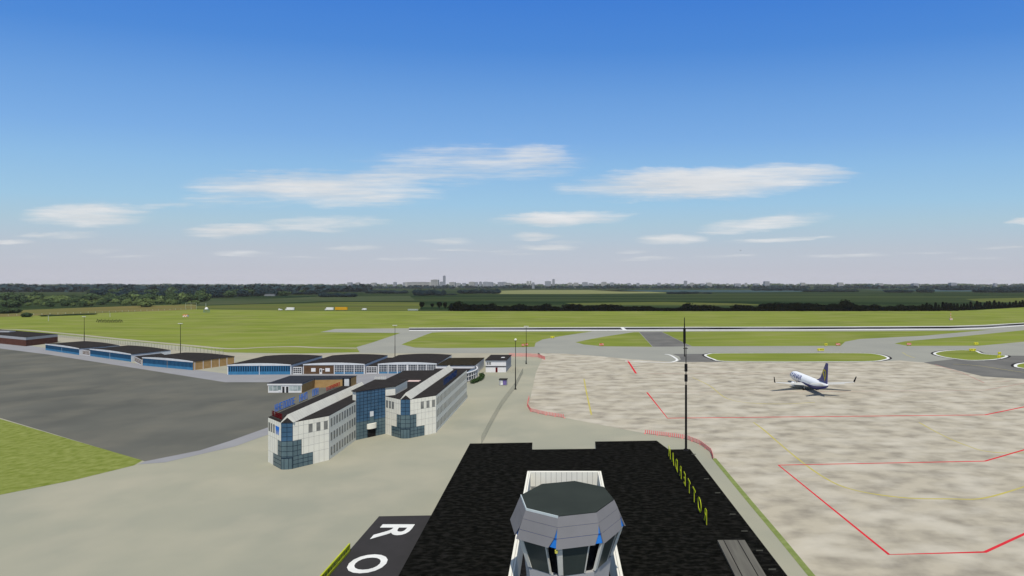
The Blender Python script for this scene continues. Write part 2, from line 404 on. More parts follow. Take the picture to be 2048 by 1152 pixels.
yline((1385, 755), (1420, 772), (1450, 795), (1490, 805), (1560, 808), (1630, 805), w=.4)
yline((1838, 845), (1880, 868), (1930, 890), (1990, 905), (2120, 905), w=.4)
yline((1905, 728), (1960, 732), (2060, 746), (2160, 750), w=.5)
yline((1805, 705), (1815, 711), (1830, 716), w=.5, lv=5)
struct('verge', strip(MB(), px((1428, 917), (1500, 1004), (1560, 1075), (1620, 1148)) + [(36.6, 60), (44, -50)], 1.15, zz * 7), 'verge')

# ------------------------------------------------------------------ passenger terminal
ZR = 10.0
rp = [(-19.5, 0), (-27.2, 127.2), (-13.2, 128.0), (-12.7, 122.6), (1.2, 123.2), (1.05, 128.8), (15.2, 129.6), (17.0, 122.6), (21.7, 122.9), (24.3, 69.5), (27.6, 0)]
T = Thing('terminal_building', 'wide flat black roofed terminal block with notched far edge under the control tower', 'building', (0, 60, 0))
T.part('wall', MB().prism(rp, 0, ZR - .3, top=False, bottom=False), 'wall_beige')
T.part('roof', MB().prism(rp, ZR - .3, ZR, bottom=False), 'roof_black')
for k, (xx, yy) in enumerate([(22.2, 119), (21.8, 104), (22.3, 97), (22.6, 88), (22.8, 82), (23.2, 76), (23.3, 71)]):
    T.part('roof_edge_clip', MB().box((xx - .4, yy, ZR + .06), (.9, .10, .12)), 'pole_grey')
S = Thing('roof_skylight', 'long low grey slatted skylight lying on the black roof near its right edge', 'skylight', (19.6, 60, ZR))
S.part('frame', MB().box((19.6, 61.8, ZR + .15), (3.8, 33.6, .3)), 'skylight')
for x in (18.55, 20.5): S.part('groove', MB().box((x, 61.8, ZR + .31), (.11, 33.4, .03)), 'black')

A = Thing('terminal_annex', 'low dark grey flat annex with large white letters painted on its roof', 'building', (-30, 60, 0))
A.part('wall', MB().prism([(-33.0, 0), (-34.6, 92.2), (-25.2, 92.6), (-19.9, 0)], 0, 7.8, top=False, bottom=False), 'wall_beige')
A.part('roof', MB().prism([(-33.0, 0), (-34.6, 92.2), (-25.2, 92.6), (-19.9, 0)], 7.8, 8.0, bottom=False), 'annex_grey')
for ch, yc in (('R', 86.5), ('O', 76.6)):
    t = text_mb(ch, 7.2, bold=.13)
    xs = [v[0] for v in t.v]; ys = [v[1] for v in t.v]
    mx, my = (min(xs) + max(xs)) / 2, (min(ys) + max(ys)) / 2
    sx, sy = 5.2 / (max(xs) - min(xs)), 5.1 / (max(ys) - min(ys))
    t.v = [(-30.3 + (v[1] - my) * sy, yc - (v[0] - mx) * sx, 8.012) for v in t.v]
    A.part('letter', t, 'white_line', label='white painted letter ' + ch, fix=False)

# mirrored yellow letters on the roof, read from the apron side
Sg = Thing('roof_letters', 'row of yellow upright letters standing along right side of black roof', 'sign', (16.8, 100, ZR))
word = 'ROTTERDAM'
for i, ch in enumerate(word):
    t = text_mb(ch, 2.8, .03, bold=.0)
    yy = 84.4 + i * 3.92; xx = 17.2 - i * .12
    xs = [v[0] for v in t.v]; c = (min(xs) + max(xs)) / 2
    t.v = [(xx + v[2], yy + (v[0] - c) * 1.4, ZR + .35 + v[1] * 1.12) for v in t.v]
    Sg.part('letter', t, 'yellow_letter')
for i in range(9): Sg.part('bracket', MB().box((17.2 - i * .12, 84.4 + i * 3.92, ZR + .17), (.07, .7, .34)), 'black')

YS = Thing('sign_board', 'long yellow lettered sign board standing along the left edge of the dark grey annex roof', 'sign', (-34, 60, 8))
w = Wall((-34.2, 80.0), (-33.5, 40)); z8 = 8.05
YS.part('frame', w.box(w.box(w.box(MB(), 0, w.L, z8, z8 + .33, -.1, .1), 0, w.L, z8 + .95, z8 + 1.15, -.1, .1), 0, .25, z8 + .33, z8 + .95, -.1, .1), 'yellow_frame')
YS.part('backing', w.box(MB(), .25, w.L, z8 + .33, z8 + .95, -.02, .02), 'yellow_back')
for i in range(24):
    u = .6 + i * 1.6; k = i % 4; b = MB()
    w.box(b, u, u + .22, z8 + .34, z8 + .94, -.06, .06)
    zb = z8 + (.76, .40, .5, .78)[k]; w.box(b, u + .2, u + .9, zb, zb + .14, -.05, .05)
    if k in (1, 0, 3): w.box(b, u + .8, u + 1.0, z8 + .34, z8 + .92, -.05, .055)
    YS.part('letter', b, 'yellow_letter')
# radio mast on the far roof corner
mx_, my_ = (1372 - CX) / F * 122.0, 122.0
def mz(y): return H - (y - HY) * 122.0 / F
RM = Thing('radio_mast', 'tall thin black antenna mast on the far right corner of the black roof', 'antenna mast', (mx_, my_, ZR))
RM.part('pole', MB().tube((mx_, my_, ZR), (mx_, my_, mz(770)), .27, .24, 10).tube((mx_, my_, mz(770)), (mx_, my_, mz(694)), .10, .09, 8)
        .tube((mx_, my_, ZR), (mx_, my_, ZR + .25), .6, .5, 10), 'mast_black')
RM.part('antenna', MB().tube((mx_, my_, mz(763)), (mx_, my_, mz(749)), .34, .34, 10).tube((mx_, my_, mz(743)), (mx_, my_, mz(728)), .34, .34, 10), 'mast_black')
x2 = mx_ - .33
RM.part('antenna', MB().tube((x2, my_, mz(713)), (x2, my_, mz(687)), .11, .11, 8).tube((x2, my_, mz(687)), (x2, my_, mz(657)), .29, .29, 10)
        .tube((x2, my_, mz(657)), (x2, my_, mz(635)), .12, .08, 8), 'mast_black')
RM.part('cross_arm', MB().box((mx_ - .1, my_, mz(697)), (1.0, .14, .14)), 'mast_black'); RM.part('cross_arm', MB().box((mx_ - .17, my_, mz(712)), (.5, .12, .12)), 'mast_black')

# ------------------------------------------------------------------ control tower
TC = (-2.2, 52.9)
CT = Thing('control_tower', 'octagonal airport control tower cab with dark roof and outward sloping grey panels', 'control tower', (TC[0], TC[1], ZR))
A0 = R(262.5 - 90)   # vertex angles
def ov_(k, r, z): t = R(262.5 + 45 * k); return (TC[0] + r * math.cos(t), TC[1] + r * math.sin(t), z)
def ring(r, z): return [ov_(k, r, z) for k in range(8)]
CT.part('roof', MB().loft([ring(4.36, 25.9), ring(4.40, 26.0)]), 'cab_roof')
def facet(k, u, r, z, out=0.0):
    a, b_ = Vector(ov_(k, r, z)), Vector(ov_(k + 1, r, z))
    n = Vector((b_.y - a.y, a.x - b_.x, 0)).normalized()
    return tuple(a + (b_ - a) * u + n * out)
b1 = MB(); b1.loft([ring(4.44, 25.97), ring(4.80, 25.2)], caps=False)
CT.part('roof_edge_panel', b1, 'cab_grey')
bt = MB()  # pale rim added on the left facets, standing for light on the edge panel
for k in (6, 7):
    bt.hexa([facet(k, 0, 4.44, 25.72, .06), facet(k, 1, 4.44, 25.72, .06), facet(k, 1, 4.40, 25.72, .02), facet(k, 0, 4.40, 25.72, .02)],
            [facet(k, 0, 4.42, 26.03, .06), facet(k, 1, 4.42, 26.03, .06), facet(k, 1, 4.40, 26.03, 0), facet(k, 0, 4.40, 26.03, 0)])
CT.part('roof_lit_rim', bt, 'cab_lit_edge')
CT.part('skirt_lining', MB().loft([ring(4.72, 25.15), ring(5.30, 23.62), ring(4.9, 23.60), ring(4.3, 25.1)], caps=False), 'cab_blue')
for k in range(8):
    e = .185; g = .065
    p = MB()
    p.hexa([facet(k, 0, 5.15, 24.37, .0), facet(k, 1 - g, 5.15, 24.37, .0), facet(k, 1 - g, 5.1, 24.37, -.05), facet(k, 0, 5.1, 24.37, -.05)],
           [facet(k, 0, 4.80, 25.17, .0), facet(k, 1, 4.80, 25.17, .0), facet(k, 1, 4.75, 25.17, -.04), facet(k, 0, 4.75, 25.17, -.04)])
    p.hexa([facet(k, 0.0, 5.5, 23.6, .0), facet(k, 1 - e, 5.5, 23.6, .0), facet(k, 1 - e, 5.44, 23.6, -.05), facet(k, 0.0, 5.44, 23.6, -.05)],
           [facet(k, 0, 5.165, 24.33, .0), facet(k, 1 - g - .005, 5.165, 24.33, .0), facet(k, 1 - g - .005, 5.1, 24.33, -.05), facet(k, 0, 5.1, 24.33, -.05)])
    CT.part('sun_panel', p, 'cab_grey')
CT.part('panel_seam', MB().loft([ring(4.775, 25.21), ring(4.775, 25.14)], caps=False).loft([ring(5.13, 24.39), ring(5.13, 24.31)], caps=False), 'cab_line')
CT.part('cab_core', MB().loft([ring(4.6, 23.58), ring(3.75, 20.7), ring(3.6, 19.4)]), 'black')
for k in range(8):
    p = MB()
    q = lambda u, t, o=0.0: facet(k, u, 4.2 + (5.22 - 4.2) * t, 20.7 + 2.86 * t, o)
    p.hexa([q(.13, 0), q(.70, 0), q(.70, 0, -.06), q(.13, 0, -.06)], [q(.13, 1), q(.70, 1), q(.70, 1, -.06), q(.13, 1, -.06)])
    wn = CT.part('window', p, 'cab_glass')
    p = MB()
    p.hexa([q(.0, .03, .05), q(.125, .03, .05), q(.125, .03, -.2), q(.0, .03, -.2)], [q(.0, 1, .05), q(.125, 1, .05), q(.125, 1, -.2), q(.0, 1, -.2)])
    CT.part('column', p, 'wall_white'); p = MB()
    p.hexa([q(.705, 0, .02), q(.735, 0, .02), q(.735, 0, -.2), q(.705, 0, -.2)], [q(.705, 1, .02), q(.735, 1, .02), q(.735, 1, -.2), q(.705, 1, -.2)])
    CT.part('mullion', p, 'wall_white')
CT.part('cab_base', MB().loft([ring(4.16, 20.66), ring(3.9, 18.6), ring(3.7, 12.0)]), 'cab_base')
CT.part('lamp', MB().tube(ov_(0, 5.3, 23.25), ov_(0, 5.3, 23.5), .13, .13, 8), 'yellow_lamp')
# housing under the cab: parapet walls round a sunken deck
zt = 18.0
def hx(side, y): return (-9.45 + (84.4 - y) * .0515) if side == 0 else (1.57 + (84.4 - y) * .0515)
Yf, Yn = 84.4, 38.0
Pl = [(hx(0, Yn), Yn), (hx(0, Yf), Yf), (hx(1, Yf), Yf), (hx(1, Yn), Yn)]
CT.part('housing', MB().prism(Pl, ZR, 13.6), 'wall_white')
CT.part('deck', MB().prism([(hx(0, Yn) + .5, Yn + .5), (hx(0, Yf) + .5, Yf - .5), (hx(1, Yf) - .5, Yf - .5), (hx(1, Yn) - .5, Yn + .5)], 13.61, 13.7), 'black')
b = MB(); t_ = .5
WL = Wall(Pl[0], Pl[1]); WL.box(b, 0, WL.L, 13.6, zt, 0, t_)
WR = Wall(Pl[2], Pl[3]); WR.box(b, 0, WR.L, 13.6, zt, 0, t_)
WF = Wall((Pl[1][0] + t_, Pl[1][1]), (Pl[2][0] - t_, Pl[2][1])); WF.box(b, 0, WF.L, 13.6, zt, 0, t_)
CT.part('parapet', b, 'wall_white')
b = MB()
for i in range(1, 13): WF.box(b, WF.L * i / 13 - .03, WF.L * i / 13 + .03, 15.9, zt - .01, t_, t_ + .02)
for W_ in (WL, WR): W_.box(b, .1, W_.L - .1, zt, zt + .02, .27, .33)
WF.box(b, 0, WF.L, 15.78, 15.9, t_, t_ + .03)
CT.part('panel_joint', b, 'joint')
b = MB()
for i in range(6): WF.box(b, WF.L * i / 6 + .12, WF.L * (i + 1) / 6 - .12, 14.3, 15.75, t_, t_ + .03)
CT.part('window_band', b, 'window_grey')

# ------------------------------------------------------------------ white office building
OZ = 11.5
A_, B1, B2, C_ = (-83.3, 145.6), (-76.8, 139.9), (-74.1, 140.3), (-68.3, 147.2)
D_, E_ = (-69.1, 166.0), (-63.0, 173.0)
F1, F2, C2, D2 = (-56.6, 168.0), (-53.8, 168.2), (-47.7, 174.0), (-49.6, 226.0)
outl = [A_, B1, B2, C_, D_, E_, F1, F2, C2, D2, (-74.0, 224.0), (-74.0, 190.0), (-84.0, 190.0)]
OB = Thing('office_building', 'white panelled three storey office building with blue glass entrance and two pointed wings', 'office building', (-68, 180, 0))
OB.part('wall', MB().prism(outl, 0, OZ, top=False, bottom=False), 'wall_white')
OB.part('roof', MB().prism(outl, OZ, OZ + .12), 'roof_dark')
jb = MB()
def joints(a, b_, nu, zs, z1=OZ):
    w = Wall(a, b_)
    for i in range(1, nu): w.box(jb, w.L * i / nu - .025, w.L * i / nu + .025, .02, z1 - .02, 0, .02)
    for z in zs: w.box(jb, 0.05, w.L - .05, z - .025, z + .025, 0, .016)
joints(A_, B1, 6, (3.1, 7.0, 9.9)); joints(B2, C_, 7, (3.1, 5.0, 7.0, 8.2, 10.4)); joints(E_, F1, 7, (3.1, 5, 7.0, 10.2)); joints(F2, C2, 7, (3.1, 5, 7.0, 8.2, 10.3))
w = Wall(C_, D_); w.box(jb, 0.02, .14, 0, OZ, 0, .03)
w = Wall(C2, D2); w.box(jb, 0.02, .14, 0, OZ, 0, .03)
OB.part('panel_joint', jb, 'joint')
wins = []
w = Wall(C_, D_)
for i in range(10):
    for z in (.9, 4.7, 8.4): wins.append((w, 1.0 + i * 1.81, 1.05, z, 2.2))
for a, b_, us in ((A_, B1, (.04, .22, .40)), (B2, C_, (.42, .64, .85)), (E_, F1, (.06, .25, .44)), (F2, C2, (.40, .62, .84))):
    w2 = Wall(a, b_)
    for u in us: wins.append((w2, u * w2.L, 1.0, 8.2, 2.2))
w3 = Wall(C2, D2)
far = MB()
for i in range(26):
    for z in (.9, 4.7, 8.4):
        if i < 19: wins.append((w3, 1.0 + i * 1.97, 1.05, z, 2.2))
        else: w3.box(far, 1.0 + i * 1.97, 2.05 + i * 1.97, z, z + 2.2, 0, .03)
wins = wins[:99]
for (w, u, wd, z, h) in wins:
    p = MB(); w.box(p, u, u + wd, z, z + h, 0, .03)
    wo = OB.part('window', p, 'window_grey')
OB.part('window', far, 'window_grey', stuff=True)
# stepped corner glazing
def prow(Lw, a, bq, cq, d):
    wl, wr = Wall(a, bq), Wall(cq, d)
    wm = Wall(bq, cq)
    lv = ((0.0, 3.1, .42, .54, 'glass_teal'), (3.1, 6.9, .76, .23, 'glass_teal'), (6.9, OZ - .03, 1.0, 0.0, 'glass_blue'))
    for z0, z1, fl, fr, m in lv:
        p, q = MB(), MB()
        if fl < 1: wl.box(p, wl.L * fl, wl.L, z0, z1, 0, .04); wl.grid(q, wl.L * fl, wl.L, z0, z1, max(2, int(wl.L * (1 - fl) / 1.1)), max(2, int((z1 - z0) / 1.0)), .09, .04, .07)
        wm.box(p, 0, wm.L, z0, z1, 0, .04); wm.grid(q, 0, wm.L, z0, z1, 2, max(2, int((z1 - z0) / 1.0)), .09, .04, .07)
        if fr > 0: wr.box(p, 0, wr.L * fr, z0, z1, 0, .04); wr.grid(q, 0, wr.L * fr, z0, z1, max(2, int(wr.L * fr / 1.1)), max(2, int((z1 - z0) / 1.0)), .09, .04, .07)
        g_ = OB.part('corner_glazing', p, m); OB.part('glazing_bar', q, 'mullion', parent=g_)
    p = MB()                                   # rounded ground-floor bay
    c = Vector(((bq[0] + cq[0]) / 2, (bq[1] + cq[1]) / 2)); r = wm.L / 2 * 1.02
    arc = [(c.x + wm.d.x * r * math.cos(t) + wm.n.x * r * .35 * math.sin(t), c.y + wm.d.y * r * math.cos(t) + wm.n.y * r * .35 * math.sin(t)) for t in [math.pi * i / 8 for i in range(9)]]
    p.prism(arc, 0, 2.7)
    g_ = OB.part('entrance_bay', p, 'glass_teal')
    q = MB()
    for x, y in arc[1:-1:2]: q.tube((x, y, 0), (x, y, 2.72), .06, .06, 5)
    q.prism([(c.x + (x - c.x) * 1.04, c.y + (y - c.y) * 1.04) for x, y in arc], 2.7, 2.85)
    OB.part('bay_frame', q, 'mullion', parent=g_)
prow(0, A_, B1, B2, C_)
def cut(a, b_, f): return (a[0] + (b_[0] - a[0]) * f, a[1] + (b_[1] - a[1]) * f)
prow(0, E_, F1, F2, C2)
# gabled white skylight ridges
def ridge(x0, x1, y0, x2, x3, y1, zr):
    b = MB(); z = OZ + .12
    v = [(x0, y0, z), (x1, y0 + .3, z), ((x0 + x1) / 2 - .1, y0 + 1.6, z + zr), (x2, y1, z), (x3, y1, z), ((x2 + x3) / 2, y1, z + zr)]
    v[2] = ((x0 + x1) / 2 - .1, y0 + .45, z + zr)
    b.add(v, [(0, 2, 5, 3), (1, 4, 5, 2), (3, 5, 4), (0, 1, 2)])
    for i in range(1, 40):
        t = i / 40
        a = [Vector(v[1]).lerp(Vector(v[4]), t), Vector(v[2]).lerp(Vector(v[5]), t)]
        d = Vector((0, .022, 0)); n = Vector((.02, 0, .03))
        b.add([a[0] + n - d, a[0] + n + d, a[1] + n + d, a[1] + n - d], [(0, 1, 2, 3)], 1)
    r_ = OB.part('skylight_ridge', b, ['ridge_white', 'joint'])
    g0, g1 = Vector(v[0]), Vector(v[1]); gm = (g0 + g1) / 2
    f = Vector((0, -.06, 0))
    b = MB().add([g0 + f + Vector((.25, 0, 0)), g1 + f - Vector((.2, 0, 0)), gm + f + Vector((-.05, .18, zr * .62))], [(0, 1, 2)])
    OB.part('ridge_gable', b, 'roof_dark', parent=r_)
ridge(-76.9, -73.7, 139.75, -77.6, -74.3, 187, 1.9)
ridge(-56.7, -53.5, 167.9, -58.3, -55.0, 226, 1.9)
# raised central block with the glass entrance front
cb = [(-70.6, 167.2), (-69.1, 166.02), (-63.0, 173.02), (-60.5, 174.6), (-60.5, 186), (-71.2, 186)]
OB.part('central_block', MB().prism(cb, OZ + .12, 14.2, bottom=False, top=False), 'wall_white')
OB.part('central_roof', MB().prism([(-71.0, 167.1), (-69.2, 165.6), (-62.8, 172.7), (-60.3, 174.3), (-60.3, 186.1), (-71.5, 186.1)], 14.2, 14.35), 'roof_dark')
we = Wall(D_, E_)
L_ = we.L
p = MB(); q = MB()
we.box(p, .02, L_ - .02, 0, 14.18, 0.005, .05)
gg = OB.part('glass_front', p, 'glass_blue')
we.grid(q, .02, L_ - .02, 0, 14.15, 8, 14, .10, .05, .08)
OB.part('glazing_bar', q, 'mullion', parent=gg)
p = MB(); we.box(p, .06, L_ - .06, 0.06, 5.2, .052, .066)
OB.part('lower_glazing', p, 'glass_teal', parent=gg)
um = L_ * .52
p = MB(); we.box(p, um - 1.25, um + 1.25, 0, 2.6, .09, .16); OB.part('doorway', p, 'black')
p = MB()
arc = [we.P(um + 1.5 * math.cos(t), 0, .1 + .8 * math.sin(t))[:2] for t in [math.pi * i / 8 for i in range(9)]]
p.prism(arc, 2.6, 4.1); OB.part('entrance_canopy', p, 'wall_white')
p = MB(); we.box(p, um - .55, um + .55, 6.2, 7.7, .09, .2)
OB.part('wall_plaque', p, 'fascia')
p = MB(); we.box(p, um - .65, um + .65, 4.3, 6.1, .09, .13); OB.part('lower_glazing', p, 'glass_teal', parent=gg)
# zigzag blue emblem on the left front face
wl = Wall(A_, B1); p = MB()
for k, u0 in enumerate((wl.L * .60, wl.L * .60 + .75, wl.L * .60 + 1.5)):
    for s, dz in ((1, 0), (-1, 0)):
        a = u0 if s > 0 else u0 + .75
        p.hexa([wl.P(a - s * .02, 10.3, .03), wl.P(a + s * .24, 10.3, .03), wl.P(a + s * .24, 10.3, .09), wl.P(a - s * .02, 10.3, .09)][::1],
               [wl.P(a + s * .30, 8.3 - dz, .03), wl.P(a + s * .52, 8.3 - dz, .03), wl.P(a + s * .52, 8.3 - dz, .09), wl.P(a + s * .30, 8.3 - dz, .09)])
OB.part('emblem', p, 'blue_sign')
p = MB(); p.box((-66.8, 199.5, OZ + .3), (2.2, 1.2, .35)); OB.part('roof_vent', p, 'fascia')
p = MB(); p.box((-62.5, 199.5, OZ + .18), (4.2, 2.5, .14)); OB.part('roof_hatch', p, 'barrier_pale')

# lettered signs standing on the office roof (illegible in the photo: letter-like strokes)
def stroke_sign(name, label, a, b_, groups, z0, h, mat, o=0.0, seed=1):
    rnd = random.Random(seed); w = Wall(a, b_)
    S = Thing(name, label, 'sign', (*a, z0))
    for g0, g1, n in groups:
        lw = (g1 - g0) / n
        for i in range(n):
            p = MB(); u = g0 + i * lw; x0, x1 = u + lw * .1, u + lw * .82; th = max(.10, lw * .13)
            w.box(p, x0, x0 + th, z0, z0 + h, o, o + .1)
            k = rnd.randrange(4)
            if k in (0, 1, 3): w.box(p, x1 - th, x1, z0, z0 + h, o, o + .1)
            if k in (0, 2, 3): w.box(p, x0 + th, x1 - th * (k != 2), z0 + h - th * 1.1, z0 + h, o + .005, o + .095)
            if k in (1, 2): w.box(p, x0 + th, x1 - th * (k != 2), z0 + h * .45, z0 + h * .45 + th, o + .005, o + .095)
            if k in (0, 2): w.box(p, x0 + th, x1 - th * (k != 2), z0, z0 + th, o + .005, o + .095)
            S.part('letter', p, mat)
    p = MB()
    for g0, g1, n in groups: w.box(p, g0, g1, z0 - .28, z0 - .14, o + .01, o + .09)
    for g0, g1, n in groups:
        for u in (g0 + .2, (g0 + g1) / 2, g1 - .3): w.box(p, u, u + .1, z0 - .3, z0 + .02, o + .02, o + .08)
    S.part('bracket', p, 'pole_grey')
stroke_sign('roof_letters', 'bright blue letter rows standing on the left roof edge of the white office', (-83.6, 150), (-84.0, 176), ((0, 10.7, 8), (13, 18, 3), (21, 25, 3)), OZ + .42, 1.95, 'blue_sign', -.5, 3)
stroke_sign('roof_letters', 'small red letters on the far left roof edge of the white office', (-83.9, 180.0), (-83.9, 190), ((0, 9.8, 10),), OZ + .42, 1.1, 'red_sign', -.5, 5)
stroke_sign('roof_letters', 'dark red letters standing along the pointed left front of the white office', (-83.0, 145.9), (-77.4, 141.0), ((0.2, 7.0, 7),), OZ + .42, 1.35, 'dark_red_sign', -.45, 8)
stroke_sign('roof_letters', 'dark blue letters along the right roof edge of the white office', (-48.9, 189), (-49.7, 213), ((0, 22, 9),), OZ + .42, 2.0, 'navy_sign', -.4, 11)
stroke_sign('roof_letters', 'low white letters on the back roof edge of the glass entrance block', (-71.2, 186.0), (-67.2, 186.0), ((0, 3.9, 6),), 14.65, .75, 'wall_white', .1, 14)

# ------------------------------------------------------------------ low tan brick office
BB = Thing('brick_building', 'low flat tan brick building with glazed white shop front beside the dark apron', 'building', (-128, 248, 0))
fp = [(-136.1, 237.8), (-121.8, 237.8), (-122.4, 249.8), (-107.3, 251.6), (-107.0, 257.5), (-137.0, 257.2)]
BB.part('wall', MB().prism(fp, 0, 3.95, top=False, bottom=False), 'brick_orange')
BB.part('roof', MB().prism([(-136.4, 237.5), (-121.5, 237.5), (-122.1, 249.5), (-106.9, 251.3), (-106.7, 257.8), (-137.3, 257.5)], 3.95, 4.12), 'roof_slate')
w = Wall(fp[0], fp[1]); p = MB(); w.box(p, -.2, w.L + .2, 3.25, 3.94, .0, .3); BB.part('fascia', p, 'wall_plain')
p = MB(); w.box(p, .1, w.L - .1, .15, 3.2, .02, .1); sf = BB.part('shop_front', p, 'wall_plain')
for i, (u0, u1) in enumerate(((.4, 2.0), (2.2, 3.8), (4.0, 5.6), (8.9, 10.5), (10.7, 12.3), (12.5, 13.9))):
    p = MB(); w.box(p, u0, u1, 1.0, 3.1, .1, .14); BB.part('window', p, 'glass_pale')
for u0 in (6.1, 7.7):
    p = MB(); w.box(p, u0, u0 + .95, .16, 2.7, .1, .15); BB.part('door', p, 'window_dark')
p = MB(); w.box(p, 4.5, 5.4, .5, 1.3, .14, .2); BB.part('notice', p, 'wall_plain')
w = Wall(fp[1], fp[2]); p = MB(); w.box(p, 0.1, w.L - .05, 3.55, 3.93, 0, .05); w2 = Wall(fp[2], fp[3]); w2.box(p, .1, w2.L - .1, 3.55, 3.93, 0, .05); BB.part('eaves_band', p, 'fascia_grey')
p = MB(); w2.box(p, w2.L - 3.2, w2.L - 2.5, 0, 3.9, 0.05, .4); w2.box(p, w2.L - .3, w2.L + .3, 0, 3.9, .05, .5); BB.part('portal_frame', p, 'black')
p = MB(); w2.box(p, w2.L - 2.5, w2.L - .3, 0, 3.7, .05, .12); BB.part('door', p, 'fascia')

# ------------------------------------------------------------------ hangars
def arc_pts(w, e, a, n=8):
    return [(w.L * i / n, e + (a - e) * (1 - (2 * i / n - 1) ** 2)) for i in range(n + 1)]
def hangar(label, FL, FR, back, e, a, style, roofm='roof_dark', side='wall_plain', flank=False, group='hangars beside the dark apron'):
    w = Wall(FL, FR); bk = Vector(back)
    c = (Vector(FL) + Vector(FR) + bk) / 2
    T = Thing('hangar', label, 'hangar', ((FL[0] + FR[0] + back[0]) / 2, (FL[1] + FR[1] + back[1]) / 2, 0), group=group)
    pr = arc_pts(w, e, a)
    front = [w.P(0, 0)] + [w.P(u, z) for u, z in pr] + [w.P(w.L, 0)]
    rear = [(x + bk.x, y + bk.y, z) for x, y, z in front]
    n = len(front)
    b = MB(); b.add(front + rear, [tuple(range(n)), tuple(range(2 * n - 1, n - 1, -1)), (0, n, n + 1, 1), (n - 2, 2 * n - 2, 2 * n - 1, n - 1)])
    T.part('wall', b, side)
    b = MB(); ov = .25
    up = [w.P(u + (-ov if i == 0 else ov if i == len(pr) - 1 else 0), z + .02, ov) for i, (u, z) in enumerate(pr)]
    dn = [(x + bk.x, y + bk.y, z) for x, y, z in up]
    m = len(up)
    lo = up + dn; hi = [(x, y, z + .14) for x, y, z in lo]
    fs = []
    for i in range(m - 1):
        fs += [(2 * m + i, 2 * m + i + 1, 3 * m + i + 1, 3 * m + i), (i, m + i, m + i + 1, i + 1)]
    b.add(lo + hi, fs + [(0, 2 * m, 3 * m, m), (m - 1, 2 * m - 1, 4 * m - 1, 3 * m - 1)] + [(i, i + 1, 2 * m + i + 1, 2 * m + i) for i in range(m - 1)] + [(m + i, 3 * m + i, 3 * m + i + 1, m + i + 1) for i in range(m - 1)])
    T.part('roof', b, roofm)
    b = MB()
    for i in range(m - 1):
        (u0, z0), (u1, z1) = pr[i], pr[i + 1]
        b.hexa([w.P(u0, e - .32, .0), w.P(u1, e - .32, .0), w.P(u1, e - .32, .3), w.P(u0, e - .32, .3)],
               [w.P(u0, z0 + .18, .0), w.P(u1, z1 + .18, .0), w.P(u1, z1 + .18, .3), w.P(u0, z0 + .18, .3)])
    T.part('fascia', b, 'fascia')
    zt = e - .34
    def blue(u0, u1):
        p = MB(); w.box(p, u0, u1, 0.02, zt, 0, .12); d = T.part('hangar_door', p, 'door_blue')
        p = MB(); k = max(6, int((u1 - u0) / 1.1)); s = (u1 - u0) / k
        for i in range(k): w.box(p, u0 + i * s + s * .14, u0 + i * s + s * .86, zt * .36, zt * .95, .12, .15)
        T.part('door_window', p, 'door_slot', parent=d)
    def glazed(u0, u1):
        p = MB(); w.box(p, u0, u1, zt * .2, zt, 0, .08); d = T.part('glazed_door', p, 'glass_hall')
        p = MB(); w.box(p, u0, u1, 0.02, zt * .2, 0, .1); T.part('door_plinth', p, 'door_blue', parent=d)
        p = MB(); w.grid(p, u0, u1, zt * .2, zt, max(4, int((u1 - u0) / 1.25)), 4, .10, .08, .12)
        for i in range(4): w.box(p, u0 + (u1 - u0) * i / 3 - .17, u0 + (u1 - u0) * i / 3 + .17, 0.02, zt, .09, .16)
        T.part('door_frame', p, 'wall_plain', parent=d)
    if style == 'blue':
        blue(.4, w.L * .495); blue(w.L * .505, w.L - .4)
    elif style == 'glazed':
        glazed(.4, w.L * .49); glazed(w.L * .51, w.L - .4)
    elif style == 'mixed':
        p = MB(); w.box(p, .3, w.L * .5, 0.02, zt, 0, .06); T.part('brick_front', p, 'brick_brown')
        for u in (w.L * .13, w.L * .36):
            p = MB(); w.box(p, u, u + 2.2, 1.2, 3.0, .06, .1); T.part('window', p, 'wall_plain')
        p = MB(); w.box(p, w.L * .265, w.L * .265 + 1.3, .02, 2.8, .06, .11); d = T.part('door', p, 'wall_plain')
        p = MB(); w.box(p, w.L * .265 + .3, w.L * .265 + .95, 1.0, 2.4, .11, .14); T.part('door_window', p, 'window_dark', parent=d)
        p = MB(); w.box(p, w.L * .315, w.L * .315 + .8, 2.1, 2.5, .06, .12); T.part('notice', p, 'wall_plain')
        glazed(w.L * .505, w.L - .3)
    if flank:
        ws = Wall(FR, (FR[0] + back[0], FR[1] + back[1])); p = MB()
        ws.box(p, .2, ws.L - .2, .02, e - 1.0, 0, .06); T.part('side_brick', p, 'brick_orange')
        p = MB()
        for i in range(6): ws.box(p, ws.L * i / 5.2 + .5, ws.L * i / 5.2 + .75, .02, e - .1, .06, .14)
        T.part('side_post', p, 'wall_plain')
    return T
G_B = 'row of low hangars with blue doors'
hangar('distant blue doored hangar nearest the red brick shed, leftmost of the blue hangars', (-379.8, 392.7), (-331, 365), (9.3, 20), 4.1, 4.6, 'blue', side='fascia')
hangar('middle of the three blue doored hangars behind the dark apron on the left', (-319.7, 360), (-271, 332.7), (7.5, 21), 4.4, 4.95, 'blue', side='fascia')
hangar('blue doored hangar with tan brick right flank, left of the open gap', (-252.8, 318), (-211.7, 300.5), (7.8, 22.5), 4.5, 5.1, 'blue', side='brick_orange', flank=True)
hangar('blue doored hangar squarely behind the low tan brick building', (-184.0, 285.6), (-152.2, 286.5), (-1.3, 36), 4.85, 5.6, 'blue')
hangar('hangar with brown brick left half and white framed glazed right half', (-146.8, 288.0), (-115.6, 288.6), (-1.3, 36), 4.85, 5.6, 'mixed')
